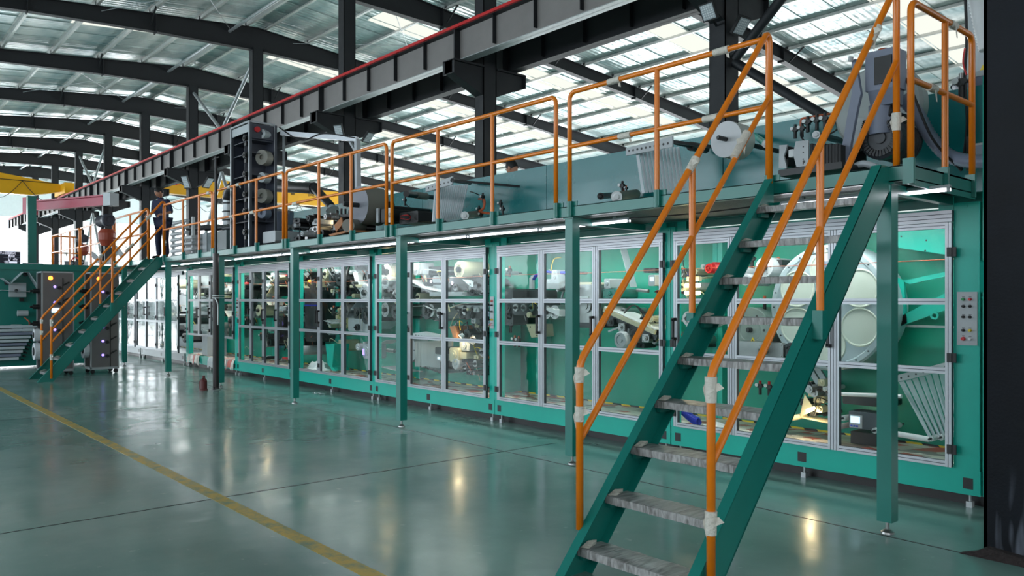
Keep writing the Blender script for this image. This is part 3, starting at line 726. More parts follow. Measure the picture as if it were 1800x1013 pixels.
# side cover at the right end of the machine
b = MB(); b.box(-2.235, -2.225, YM+.02, YB, Z0, 1.66); b.box(-2.235, -2.225, YM+.02, YB, 1.9, 3.3); obj('side_cover', b, M_TEAL, CA)
b = MB(); b.box(-2.238, -1.2, YB-.02, YB+.04, 2.46, 3.46); obj('upper_panel', b, M_BODY, CA)
b = MB(); b.box(-2.238, -1.2, YB-.02, YB+.04, .3, 2.455); obj('back_panel', b, M_TEALB, CA)

# ------------------------------------------------------------------ component library (children of a cabinet, or things)
def roller(par, x, z, r, y0=YB-.02, L=.6, m=None, shaft=.35, name='roller', label=None, cap=None, n=20):
    y1 = y0 - .08; y2 = y1 - L
    b = MB(); b.lathe([(0, 0), (r*.98, 0), (r, .004), (r, L-.004), (r*.98, L), (r*.55, L), (r*.52, L-.01), (0, L-.01)], (x, y1, z), (0,-1,0), n)
    o = obj(name, b, m or M_STEEL, par)
    if label: o['label'] = label
    b = MB(); b.tube((x, y0, z), (x, y2-.03, z), r*shaft, 10); b.tube((x, y2-.03, z), (x, y2-.045, z), r*shaft*.7, 8)
    for k in range(6):
        a = k*math.pi/3; b.tube((x+r*.7*math.cos(a), y2-.004, z+r*.7*math.sin(a)), (x+r*.7*math.cos(a), y2+.004, z+r*.7*math.sin(a)), r*.06, 5)
    s = obj('shaft', b, cap or M_DSTEEL, par)
    return o
def motor(par, x, y, z, r, L, m=None, axis=(0,-1,0), name='motor'):
    a = Vector(axis).normalized(); b = MB(); prof = [(0, 0), (r*1.02, 0), (r*1.02, .02)]
    h = .02
    while h < L*.72: prof += [(r*.86, h), (r*.86, h+.008), (r*1.0, h+.008), (r*1.0, h+.014)]; h += .02
    prof += [(r*1.04, L*.74), (r*1.04, L*.95), (r*.9, L), (r*.62, L), (r*.6, L-.012), (r*.3, L-.012), (r*.28, L+.004), (0, L+.004)]
    b.lathe(prof, (x, y, z), a, 20)
    c = Vector((x, y, z)) + a*L*.4 + Vector((0,0,r*1.15)); b.cbox(c, r*.9, L*.45 if abs(a.y) > .5 else r*.9, r*.45)
    return obj(name, b, m or M_DSTEEL, par)
def block(par, x0, x1, y0, y1, z0, z1, m=None, face=True, name='gearbox'):
    b = MB(); c = min(x1-x0, z1-z0)*.12
    b.prism([(x0+c, z0), (x1-c, z0), (x1, z0+c), (x1, z1-c), (x1-c, z1), (x0+c, z1), (x0, z1-c), (x0, z0+c)], y0, y1, 'y')
    if face:
        cx_, cz = (x0+x1)/2, (z0+z1)/2; r = min(x1-x0, z1-z0)*.3
        b.lathe([(0, .03), (r*.5, .03), (r*.5, .02), (r, .02), (r, 0)], (cx_, y0, cz), (0,-1,0), 16)
        for sx in (x0+c*1.2, x1-c*1.2):
            for sz in (z0+c*1.2, z1-c*1.2): b.tube((sx, y0-.008, sz), (sx, y0, sz), .008, 6)
    return obj(name, b, m or M_DSTEEL, par)
def cable(par, pts, r=.006, m=None, name='cable', sag=.0, n=8):
    P = [Vector(p) for p in pts]; out = []
    for i in range(len(P)-1):
        for k in range(n):
            t = k/n
            p0 = P[max(0,i-1)]; p1 = P[i]; p2 = P[i+1]; p3 = P[min(len(P)-1, i+2)]
            q = .5*((2*p1) + (p2-p0)*t + (2*p0-5*p1+4*p2-p3)*t*t + (3*p1-p0-3*p2+p3)*t**3)
            q.z -= sag*math.sin(math.pi*t); out.append(q)
    out.append(P[-1]); b = MB(); b.path(out, r, 6)
    return obj(name, b, m or M_RUBBER, par)
def regulator(par, x, y, z, s=1.0, cap=None):
    b = MB(); b.m = 0; b.cbox((x, y, z), .05*s, .05*s, .05*s); b.tube((x, y, z-.025*s), (x, y, z-.11*s), .02*s, 10); b.tube((x-.05*s, y, z), (x+.05*s, y, z), .012*s, 8)
    b.lathe([(0, 0), (.02*s, 0), (.02*s, .012*s), (0, .012*s)], (x+.03*s, y-.026*s, z), (0,-1,0), 12)
    b.m = 1; b.tube((x, y, z+.025*s), (x, y, z+.065*s), .018*s, 10)
    b.m = 2; b.lathe([(0, .001), (.022*s, .001), (.022*s, .014*s), (0, .015*s)], (x-.03*s, y-.026*s, z+.01), (0,-1,0), 12)
    return obj('air_regulator', b, [M_BLACK, cap or M_COPPER, M_WHITE], par)
def plate(par, pts, y0, y1, m, name='bracket', holes=()):
    b = MB(); b.prism(pts, y0, y1, 'y'); b.m = 1
    for (hx, hz, r) in holes: b.lathe([(0, .002), (r, .002), (r, 0)], (hx, min(y0, y1), hz), (0,-1,0), 10)
    return obj(name, b, [m, M_BLACK], par)
def web(par, pts, y0, y1, m=None, name='material_web', t=.004):
    """sheet running through (x,z) points, from y0 to y1"""
    b = MB()
    for (a, c) in zip(pts[:-1], pts[1:]):
        d = Vector((c[0]-a[0], 0, c[1]-a[1])); n = Vector((-d.z, 0, d.x)).normalized()*t
        b.add([(a[0],y0,a[1]),(c[0],y0,c[1]),(c[0],y1,c[1]),(a[0],y1,a[1]),(a[0]+n.x,y0,a[1]+n.z),(c[0]+n.x,y0,c[1]+n.z),(c[0]+n.x,y1,c[1]+n.z),(a[0]+n.x,y1,a[1]+n.z)],
              [(0,3,2,1),(4,5,6,7),(0,1,5,4),(1,2,6,5),(2,3,7,6),(3,0,4,7)])
    return obj(name, b, m or M_WHITE, par)
def lamp(par, x, y, z, watt=4, s=1.0, power=True, name='work_lamp', col=(1, .74, .42)):
    b = MB(); b.lathe([(0, 0), (.03*s, 0), (.055*s, .07*s), (.05*s, .07*s)], (x, y, z), (-.3,-.6,-.6), 14); o = obj(name, b, M_LGREY, par)
    d = Vector((-.3,-.6,-.6)).normalized(); c = Vector((x,y,z)) + d*.06*s
    b = MB(); b.lathe([(0, 0.006), (.045*s, .006), (.046*s, 0)], c, d, 14); obj('lamp_lens', b, M_WARM, par)
    if power:
        l = bpy.data.lights.new('lamp_glow', 'POINT'); l.energy = watt; l.color = col; l.shadow_soft_size = .04
        q = bpy.data.objects.new('lamp_glow', l); COL.objects.link(q); q.location = c + d*.05; q.parent = par
def at(u, v, Y): 
    x, z = PY(u, v, Y); return x, Y, z

# guide cords and rails that run through all cabinets
for cab, a, c in ((CA, -2.45, -5.1), (CB, -5.2, -8.0), (CC, -8.05, -11.0), (CD, -11.1, -13.9), (CE, -14, -16.6), (CF, -16.7, -19.6)):
    z = 1.93
    cable(cab, [(a, 6.95, z), ((a+c)/2, 6.95, z-.01), (c, 6.95, z)], .004, M_COPPER, 'emergency_pull_cord')
    b = MB(); b.beam((a, 7.45, 1.36), (c, 7.45, 1.36), .02, .02); obj('guide_rail', b, M_LGREY, cab)

# ------------------------------------------------------------------ cabinet A: drum, bracket arm, strip fan, control box
x, y, z = at(1455, 541, 7.05)
DR = .585
b = MB(); b.lathe([(0, .0), (DR*.98, .0), (DR, .01), (DR, .34), (DR*.97, .36), (DR*.9, .36), (DR*.88, .352), (0, .352)], (x, 7.40, z), (0,-1,0), 64)
drum = obj('perforated_drum', b, mat('drum_grey_paint', rgb(172, 186, 192), .4, var=.03), CA)
for k in range(6):
    a = R(30+60*k); cx0, cz0 = x + DR*.60*math.cos(a), z + DR*.60*math.sin(a)
    b = MB(); b.lathe([(0, .004), (.155, .004), (.165, .010), (.172, .010), (.178, 0)], (cx0, 7.048, cz0), (0,-1,0), 32); obj('drum_window', b, mat('drum_cream_disc', rgb(206, 212, 200), .45), drum)
for k in range(24):
    a = R(15*k); b = MB(); b.tube((x+DR*.93*math.cos(a), 7.046, z+DR*.93*math.sin(a)), (x+DR*.93*math.cos(a), 7.030, z+DR*.93*math.sin(a)), .007, 6); obj('bolt', b, M_DSTEEL, drum)
b = MB(); b.lathe([(0, .05), (.05, .05), (.06, .02), (.10, .02), (.11, 0)], (x, 7.048, z), (0,-1,0), 24); obj('hub', b, M_LGREY, drum)
b = MB(); b.box(x-.05, x+.1, 7.03, 7.05, z+.33, z+.43); obj('name_plate', b, M_GREYBLUE, drum)
# rear drums (lower left, grey disc with warning triangle)
x1, _, z1 = at(1322, 580, 7.2)
roller(CA, x1, z1, .23, L=.34, m=mat('brushed_drum_face', rgb(126, 140, 136), .45, var=.1, scale=4), n=40, shaft=.12)
tx, tz = x1+.05, z1-.12
b = MB(); b.prism([(tx-.05, tz-.04), (tx+.05, tz-.04), (tx, tz+.05)], 7.13, 7.136, 'y'); obj('warning_triangle', b, M_YELP, CA)
b = MB(); b.prism([(tx-.006, tz-.01), (tx+.006, tz-.01), (tx+.004, tz+.022), (tx-.004, tz+.022)], 7.127, 7.13, 'y'); b.box(tx-.004, tx+.004, 7.127, 7.13, tz-.03, tz-.02); obj('warning_mark', b, M_BLACK, CA)
x2, _, z2 = at(1330, 610, 7.0); block(CA, x2-.22, x2+.30, 6.98, 7.3, z2-.10, z2+.05, M_STEEL, name='gearbox')
roller(CA, x2+.36, z2-.02, .075, L=.5, m=M_DSTEEL); roller(CA, x2+.10, z2-.02, .05, L=.55, m=M_STEEL)
for (u, v, r) in ((1345, 470, .10), (1312, 492, .06), (1300, 478, .05)):
    xx, _, zz = at(u, v, 7.1); roller(CA, xx, zz, r, L=.42, m=M_WROLL)
x3, y3, z3 = at(1370, 462, 7.2); block(CA, x3-.12, x3+.03, 7.2, 7.5, z3-.03, z3+.03, M_DSTEEL, False, 'sensor')
for (u, v) in ((1322, 455), (1368, 462), (1344, 530)):
    xx, _, zz = at(u, v, 7.3); regulator(CA, xx, 7.3, zz, .9)
# web fan behind the stair
xa, _, za = at(1255, 590, 7.1); xb, _, zb = at(1235, 500, 7.1)
for k in range(6): web(CA, [(xa-.05*k, za), (xa+.18-.03*k, za+.22-.02*k)], 7.0+.05*k, 7.03+.05*k, M_STRIP, 'film_strip')
# lamp pair (warm) upper left of cabinet A
xl_, _, zl_ = at(1216, 507, 7.0)
for dz in (.03, -.05):
    b = MB(); b.tube((xl_-.08, 7.0, zl_+dz), (xl_+.10, 7.0, zl_+dz), .022, 12); obj('heater_lamp', b, M_WARM, CA)
b = MB(); b.cbox((xl_, 7.04, zl_+.10), .16, .05, .05); b.tube((xl_, 7.04, zl_+.1), (xl_, 7.55, zl_+.14), .012, 8); obj('lamp_bracket', b, M_CREAM, CA)
l = bpy.data.lights.new('heater_glow', 'POINT'); l.energy = 6; l.color = (1, .76, .45); l.shadow_soft_size = .06
q = bpy.data.objects.new('heater_glow', l); COL.objects.link(q); q.location = (xl_, 6.93, zl_); q.parent = CA
xx, _, zz = at(1246, 472, 7.05); motor(CA, xx, 7.3, zz, .05, .26, M_REDP)
for k in range(9):
    p0 = Vector(at(1195+rnd.uniform(0, 12), 470+rnd.uniform(0, 50), 7.1)); p1 = p0 + Vector((rnd.uniform(-.1, .2), rnd.uniform(-.05, .3), rnd.uniform(-.25, .15)))
    cable(CA, [p0, (p0+p1)/2 + Vector((0, -.05, .07)), p1], .004, [M_CREAM, M_RUBBER, M_BLUEP][k % 3])
for (u, v, r) in ((1200, 480, .05), (1203, 505, .045), (1215, 560, .08), (1214, 600, .07)):
    xx, _, zz = at(u, v, 7.1); roller(CA, xx, zz, r, L=.45, m=[M_STEEL, M_CREAM][v % 2])
# green bracket arm upper right
def pts(Y, L): return [PY(u, v, Y) for (u, v) in L]
plate(CA, pts(7.35, [(1545,402),(1668,398),(1664,448),(1582,436)]), 7.33, 7.36, M_TEAL, 'arm_plate', [(PY(u,v,7.35)+(.008,)) for (u,v) in ((1586,416),(1630,423),(1628,441))])
plate(CA, pts(7.3, [(1588,494),(1664,478),(1664,486),(1600,500)]), 7.28, 7.31, M_TEAL, 'arm_plate')
plate(CA, pts(7.3, [(1578,488),(1590,494),(1596,568),(1580,575)]), 7.28, 7.31, M_TEAL, 'arm_plate')
plate(CA, pts(7.3, [(1580,575),(1578,560),(1664,515),(1664,545)]), 7.28, 7.31, M_TEAL, 'arm_plate')
xx, _, zz = at(1643, 555, 7.25); b = MB(); b.lathe([(.018,.0),(.035,.0),(.035,.02),(.018,.02),(.018,0)], (xx, 7.26, zz), (0,-1,0), 20); obj('eye_bolt', b, M_TEAL, CA)
xx, _, zz = at(1489, 442, 7.3)
for (u, v) in ((1490, 375),):
    xx, _, zz = at(u, v, 6.85); b = MB(); b.lathe([(.014,.0),(.03,.0),(.03,.018),(.014,.018),(.014,0)], (xx, 6.85, zz), (0,-1,0), 20); obj('eye_bolt', b, M_LGREY, CA)
b = MB(); p = Vector(at(1475, 693, 7.0)); q = Vector(at(1585, 697, 7.0)); b.tube(p, q, .018, 12); obj('guide_bar', b, M_WHITE, CA)
# diagonal stays under the drum
for (u0, v0, u1, v1) in ((1425, 650, 1455, 700), (1432, 640, 1462, 688)):
    b = MB(); b.beam(at(u0, v0, 7.15), at(u1, v1, 7.15), .03, .05); obj('stay_bar', b, M_LGREY, CA)
# dark detail cluster + warm lamp
for k in range(8):
    u = rnd.uniform(1412, 1450); v = rnd.uniform(690, 730); xx, _, zz = at(u, v, 7.1)
    if k % 2: block(CA, xx-.03, xx+.03, 7.05, 7.2, zz-.03, zz+.03, [M_DSTEEL, M_CREAM][k % 4 == 1], True, 'sensor_block')
    else: cable(CA, [(xx, 7.1, zz), (xx+.08, 7.0, zz+.08), (xx+.16, 7.2, zz)], .005)
xx, _, zz = at(1408, 712, 6.95); plate(CA, [(xx-.03, zz-.12), (xx+.12, zz-.04), (xx+.02, zz+.1)], 6.98, 6.99, M_CREAM, 'lamp_shield')
roller(CA, *(lambda a: (a[0], a[2]))(at(1404, 733, 7.0)), .026, y0=7.2, L=.3, m=M_CREAM)
l = bpy.data.lights.new('lamp_glow', 'POINT'); l.energy = 3; l.color = (1, .72, .4); l.shadow_soft_size = .04
q = bpy.data.objects.new('lamp_glow', l); COL.objects.link(q); q.location = at(1425, 728, 6.95); q.parent = CA
b = MB(); b.tube(at(1418, 722, 6.97), at(1432, 717, 6.97), .014, 10); obj('lamp_tube', b, M_WARM, CA)
web(CA, [PY(1408, 735, 6.98), PY(1455, 745, 6.98)], 6.98, 7.2, M_CREAM)
xx, _, zz = at(1352, 680, 7.1); regulator(CA, xx, 7.1, zz, .8, M_REDP); regulator(CA, xx-.10, 7.1, zz, .8, M_REDP)
# control box with screen
xa, _, za = at(1492, 752, 6.95); xb, _, zb = at(1516, 731, 6.95)
b = MB(); b.box(xa, xb+.17, 6.95, 7.15, za, zb+.03); obj('instrument_box', b, mat('instrument_dark_grey', rgb(70, 78, 86), .4), CA)
b = MB(); b.box(xa+.01, xb, 6.944, 6.95, za+.005, zb); obj('instrument_face', b, M_LGREY, CA)
b = MB(); b.box(xa+.02, xb-.02, 6.941, 6.944, za+.05, zb-.012); obj('screen', b, M_SCREEN, CA)
b = MB()
for i in range(3): b.box(xa+.02+.025*i, xa+.037+.025*i, 6.940, 6.944, za+.015, za+.03)
obj('keypad', b, M_BLUEP, CA)
xx, _, zz = at(1535, 708, 7.0); block(CA, xx-.28, xx+.12, 7.0, 7.3, zz-.035, zz+.04, M_BLACK, False, 'box_lid')
xx, _, zz = at(1519, 775, 7.1); b = MB(); b.box(xx-.10, xx+.13, 7.05, 7.3, .30, zz+.08); obj('pedestal', b, M_BLACK, CA)
for (u, v) in ((1478, 750), (1540, 757), (1484, 735)):
    xx, _, zz = at(u, v, 6.95); roller(CA, xx, zz, .025, y0=7.5, L=.5, m=M_WROLL)
# perforated bar with strip fan, bottom right
plate(CA, pts(7.05, [(1577,672),(1577,660),(1668,636),(1668,650)]), 7.03, 7.05, M_LGREY, 'perforated_bar', [(PY(u, 666.5-.26*(u-1577), 7.03)+(.008,)) for u in range(1584, 1666, 13)])
for k in range(9):
    u0 = 1580 + k*10; v0 = 672 - k*2.7; u1 = 1634 + k*5.2; v1 = 772 - k*2.2
    p0 = Vector(at(u0, v0, 7.06)); p1 = Vector(at(u1, v1, 7.06)); w = Vector((.030, .0, .008)); p0.y += .02*k; p1.y += .02*k
    b = MB(); b.quadsheet(p0, p0+w+Vector((0,.035,0)), p1+w+Vector((0,-.01,0)), p1, .002); obj('film_strip', b, M_STRIP, CA)
for (u, v) in ((1634, 772), (1652, 770), (1664, 766)):
    xx, _, zz = at(u, v, 6.95); roller(CA, xx, zz, .024, y0=7.5, L=.45, m=M_WROLL)
b = MB(); b.tube(at(1577, 763, 6.98), at(1634, 773, 6.98), .024, 14); obj('idler_bar', b, M_WROLL, CA)
# coil hose and paper on the tray (loose things)
c = []; 
for i in range(220):
    t_ = i/219; a = t_*2*math.pi*22
    base = Vector(at(1196, 722, 6.85)).lerp(Vector(at(1228, 735, 6.85)), t_); base.z += .07*(1-t_)**2
    c.append(base + Vector((.0, .045*math.cos(a), .04*math.sin(a))) )
b = MB(); zmin = min(p.z for p in c); b.path([p + Vector((0,0,.297-zmin)) for p in c], .0065, 5); tag(obj('coiled_air_hose', b, M_BLUEP), 'blue coiled air hose lying on the floor of the rightmost cabinet', 'hose')
def crumple(cx_, cy, z0, sx, sy, sz, n=9, seed=1, m=None, name='crumpled_paper'):
    r = random.Random(seed); b = MB(); vs = []
    for i in range(n):
        for j in range(n):
            a = i/(n-1)-.5; c_ = j/(n-1)-.5; e = max(0, 1-4*(a*a+c_*c_))
            vs.append((cx_+a*sx*(1+r.uniform(-.12,.12)), cy+c_*sy*(1+r.uniform(-.12,.12)), z0+.003+sz*e*r.uniform(.35, 1)))
    fs = [(i*n+j, (i+1)*n+j, (i+1)*n+j+1, i*n+j+1) for i in range(n-1) for j in range(n-1)]
    b.add(vs, fs); return obj(name, b, m or M_WHITE)
xx, _, _ = at(1262, 740, 7.0)
tag(crumple(xx, 7.0, .29, .34, .2, .05, seed=3), 'crumpled white paper beside the blue coiled hose', 'paper')

# ------------------------------------------------------------------ cabinet B
x0, _, z0_ = at(888, 545, 7.2)
def bl(cab, u0, v0, u1, v1, Y, d, m, name='gearbox', face=True):
    xa, za = PY(u0, v1, Y); xb, zb = PY(u1, v0, Y)
    return block(cab, min(xa, xb), max(xa, xb), Y, Y+d, min(za, zb), max(za, zb), m, face, name)
bl(CB, 886, 508, 902, 572, 7.0, .5, M_DSTEEL); bl(CB, 902, 510, 946, 526, 7.2, .35, M_DSTEEL, 'machine_bed', False)
bl(CB, 902, 530, 955, 554, 7.0, .3, M_DSTEEL, 'slide_unit', False); bl(CB, 900, 524, 958, 529, 6.98, .4, M_LGREY, 'guide_plate', False)
for u in (908, 922, 936, 950): roller(CB, *(lambda a: (a[0], a[2]))(at(u, 541, 7.0)), .05, L=.52, m=M_STEEL)
for u in (960, 975): roller(CB, *(lambda a: (a[0], a[2]))(at(u, 549, 7.0)), .09, L=.5, m=M_STEEL, n=28)
roller(CB, *(lambda a: (a[0], a[2]))(at(893, 552, 6.98)), .075, L=.5, m=M_STEEL)
plate(CB, pts(6.98, [(925,570),(950,570),(952,592),(934,594)]), 6.98, 7.2, M_CREAM, 'bracket', [(PY(u,v,6.98)+(.012,)) for (u,v) in ((932,575),(944,590),(946,575))])
b = MB(); b.beam(at(935, 488, 7.05), at(935, 508, 7.05), .05, .05); b.beam(at(935, 488, 7.05), at(955, 480, 7.05), .04, .04); b.beam(at(955,480,7.05), at(955,480,7.55), .04, .04); obj('robot_gripper', b, M_LGREY, CB)
for k in range(5): cable(CB, [at(936+k, 492, 7.02), at(940+2*k, 484-k, 7.0), at(950+k, 480, 7.2), at(955, 484, 7.5)], .004, M_BLUEP)
bl(CB, 969, 482, 981, 494, 7.1, .35, M_LGREY, 'valve_block')
b = MB(); b.tube(at(958, 478, 7.2), at(1000, 480, 7.2), .016, 10); obj('cylinder_rod', b, M_BLUEP, CB)
plate(CB, pts(7.2, [(962,508),(1002,489),(1002,508)]), 7.0, 7.3, M_LGREY, 'feed_chute')
plate(CB, pts(7.1, [(962,538),(998,545),(998,556),(975,545)]), 6.95, 7.2, M_WHITE, 'feed_chute')
bl(CB, 1016, 500, 1046, 575, 6.95, .55, M_STEEL); bl(CB, 1018, 496, 1038, 506, 7.0, .3, M_CREAM, 'junction_box', False); bl(CB, 1014, 568, 1046, 576, 6.93, .5, M_DSTEEL, 'mounting_foot', False)
for (u, v) in ((1022, 525), (1028, 525), (1022, 532), (1028, 532)):
    pass
bl(CB, 1019, 521, 1034, 525, 6.94, .02, M_WHITE, 'label_plate', False); bl(CB, 1019, 532, 1034, 536, 6.94, .02, M_WHITE, 'label_plate', False)
bl(CB, 1062, 490, 1072, 508, 7.0, .3, M_LGREY, 'servo_motor'); bl(CB, 1060, 508, 1082, 524, 7.0, .4, M_GREEN, 'mounting_block')
# tilted conveyor
p0 = Vector(at(1062, 545, 6.95)); p1 = Vector(at(1152, 585, 6.95))
b = MB(); b.beam(p0, p1, .03, .045); b.beam(p0+Vector((0,.3,0)), p1+Vector((0,.3,0)), .03, .045); obj('conveyor_frame', b, M_CREAM, CB)
b = MB(); b.beam(p0+Vector((0,.15,.035)), p1+Vector((0,.15,.035)), .3, .012); obj('conveyor_belt', b, M_WHITE, CB)
b = MB(); b.beam(p0+Vector((0,.15,-.06)), p1+Vector((0,.15,-.06)), .26, .06); obj('conveyor_bed', b, M_DSTEEL, CB)
for k in range(4):
    c = p0.lerp(p1, .15+.23*k); block(CB, c.x-.05, c.x+.05, 6.93, 7.0, c.z-.15, c.z-.06, [M_DSTEEL, M_STEEL][k % 2], True, 'bearing_block')
for k in range(3): cable(CB, [p0.lerp(p1, .4)+Vector((0,0,.06)), p0.lerp(p1, .5)+Vector((0,.1,.18)), p0.lerp(p1, .7+.1*k)+Vector((0,.1,.08))], .008)
mx, _, mz = at(1093, 598, 6.9); motor(CB, mx, 7.15, mz, .095, .28, M_LGREY)
b = MB(); b.beam(at(1070, 583, 6.95), at(1090, 575, 6.95), .02, .02); b.beam(at(1098, 570, 6.95), at(1094, 585, 6.95), .05, .05); obj('motor_bracket', b, M_LGREY, CB)
for (u, v, r) in ((1140, 600, .04), (1150, 592, .045), (1156, 605, .03), (1120, 560, .04), (1085, 548, .045)):
    xx, _, zz = at(u, v, 7.0); roller(CB, xx, zz, r, L=.4, m=M_STEEL)
bl(CB, 1131, 471, 1152, 480, 6.95, .4, M_DSTEEL, 'scanner_head', False); bl(CB, 1140, 483, 1151, 503, 6.93, .2, M_LGREY, 'display_unit', False)
bl(CB, 1142, 487, 1149, 495, 6.925, .01, M_SCREEN, 'screen', False)
for k in range(3): roller(CB, *(lambda a: (a[0], a[2]))(at(1130+9*k, 513, 6.95)), .02, L=.3, m=M_REDP)
b = MB(); b.tube(at(1120, 510, 7), at(1140, 512, 7), .02, 10); obj('air_cylinder', b, M_STEEL, CB)
for (u, v) in ((896, 475), (905, 560), (905, 597), (912, 598)): regulator(CB, *at(u, v, 7.25), .9 if v != 560 else .7)
b = MB(); b.box(*(lambda a: (a[0]-.12, a[0]+.02))(at(895, 600, 7.3)), 7.2, 7.5, .3, 1.35); obj('stand_column', b, M_TEAL, CB)
web(CB, [PY(1090, 437, 7.2), PY(1108, 505, 7.2)], 7.2, 7.32, M_STRIP)

# ------------------------------------------------------------------ cabinet C
P2 = lambda a: (a[0], a[2])
roller(CC, *P2(at(802, 474, 6.95)), .125, L=.5, m=M_CREAM, n=28, label='cream wide roll')
web(CC, [PY(806, 487, 7.1), PY(804, 498, 7.1), PY(790, 514, 7.1), PY(727, 500, 7.1)], 6.95, 7.35)
bl(CC, 755, 513, 812, 521, 6.95, .3, M_LGREY, 'guide_table', False); bl(CC, 727, 462, 735, 484, 7.0, .3, M_WROLL, 'film_bundle'); bl(CC, 738, 468, 778, 484, 7.2, .3, M_BLACK, 'drive_housing', False)
bl(CC, 760, 485, 782, 510, 7.2, .1, M_LGREY, 'cover_plate', False); web(CC, [PY(668, 496, 7.0), PY(720, 492, 7.0), PY(760, 514, 7.0)], 6.95, 7.3)
roller(CC, *P2(at(677, 497, 6.95)), .10, L=.55, m=M_LGREY); roller(CC, *P2(at(680, 478, 7.1)), .14, L=.4, m=M_WROLL)
for (u, v) in ((758, 495), (795, 498)): 
    xx, yy, zz = at(u, v, 6.95); b = MB(); b.lathe([(0, .01), (.02, .008), (.022, 0)], (xx, 6.95, zz), (0,-1,0), 10); obj('indicator_lamp', b, emit_mat('violet_white_glow', (.9,.6,1,1), 4) if 'violet_white_glow' not in MATS else MATS['violet_white_glow'], CC)
for (u, v, r, m) in ((672, 545, .12, M_STEEL), (690, 548, .12, M_DSTEEL), (700, 545, .1, M_STEEL), (745, 547, .13, M_DSTEEL), (752, 546, .10, M_STEEL), (768, 551, .085, M_WROLL), (812, 546, .07, M_WROLL), (826, 550, .09, M_DSTEEL), (852, 560, .1, M_GREYBLUE), (815, 590, .09, M_DSTEEL), (826, 598, .07, M_STEEL), (795, 505, .05, M_STEEL), (836, 503, .12, M_DSTEEL), (845, 508, .05, M_STEEL), (825, 512, .06, M_DSTEEL)):
    roller(CC, *P2(at(u, v, 6.95)), r, L=.5, m=m)
web(CC, [PY(700, 540, 7), PY(750, 538, 7), PY(765, 545, 7)], 6.95, 7.35); web(CC, [PY(795, 541, 7), PY(816, 534, 7), PY(855, 533, 7)], 6.95, 7.35)
bl(CC, 818, 546, 848, 560, 7.0, .4, M_BLACK, 'drive_housing', False); bl(CC, 800, 537, 850, 542, 7.0, .4, M_LGREY, 'guide_table', False)
# white web roll and striped fan
roller(CC, *P2(at(692, 617, 6.92)), .20, L=.28, m=M_WROLL, n=40, label='white wide material roll')
b = MB(); b.tube(at(681, 616, 6.85), at(694, 617, 6.85), .03, 12); obj('spindle', b, M_STEEL, CC)
web(CC, [PY(668, 605, 7.0), PY(685, 598, 7.0)], 6.95, 7.25); web(CC, [PY(672, 645, 7.0), PY(715, 655, 7.0)], 6.95, 7.3)
plate(CC, pts(6.97, [(728,586),(728,594),(775,600),(775,588),(750,583)]), 6.95, 6.97, M_WHITE, 'perforated_bar', [(PY(u, 589+.14*(u-728), 6.95)+(.010,)) for u in range(731, 760, 5)])
for k in range(12):
    u0 = 730 + k*3.7; v0 = 600; u1 = 729 + k*3.5; v1 = 645 + k*.4
    p0 = Vector(at(u0, v0, 6.98)); p1 = Vector(at(u1, v1, 6.98)); w = Vector((.024, .045, 0)); p0.y += .02*k; p1.y += .02*k; b = MB(); b.quadsheet(p0, p0+w, p1+w, p1, .003); obj('film_strip', b, M_WHITE, CC)
for k in range(9): roller(CC, *P2(at(733+k*4, 645+k*1.4, 6.95)), .018, L=.45, m=M_STEEL)
bl(CC, 765, 612, 784, 622, 6.9, .4, M_BLACK, 'drive_housing', False); bl(CC, 768, 626, 779, 634, 6.88, .2, M_LGREY, 'display_unit', False); bl(CC, 769, 628, 773, 632, 6.875, .01, M_SCREEN, 'screen', False); bl(CC, 774, 636, 784, 650, 7.0, .3, M_BLACK, 'pedestal', False)
bl(CC, 790, 612, 806, 636, 6.95, .4, M_CREAM); bl(CC, 808, 600, 826, 616, 7.0, .4, M_LGREY); bl(CC, 806, 620, 820, 630, 6.98, .3, M_CREAM, 'bracket', False)
motor(CC, *(lambda a: (a[0], 7.3, a[2]))(at(801, 640, 6.95)), .085, .36, M_LGREY)
for (u, v, r) in ((812, 645, .04), (820, 655, .03), (830, 640, .05), (842, 620, .06), (846, 640, .04)): roller(CC, *P2(at(u, v, 6.95)), r, L=.5, m=M_STEEL)
for k in range(14):
    p0 = Vector(at(rnd.uniform(800, 850), rnd.uniform(560, 640), 7.1)); d = Vector((rnd.uniform(-.3,.3), rnd.uniform(-.1,.1), rnd.uniform(-.3,.2)))
    cable(CC, [p0, p0+d*.5+Vector((0,-.06,.08)), p0+d], .006, [M_RUBBER, M_CREAM, M_YELP, M_COPPER][k % 4])
plate(CC, pts(6.95, [(790,575),(796,573),(806,598),(800,600)]), 6.95, 7.3, M_BROWN, 'guide_plate')
lamp(CC, *at(815, 588, 6.95), 4, .9); lamp(CC, *at(688, 462, 7.0), 4, .9)

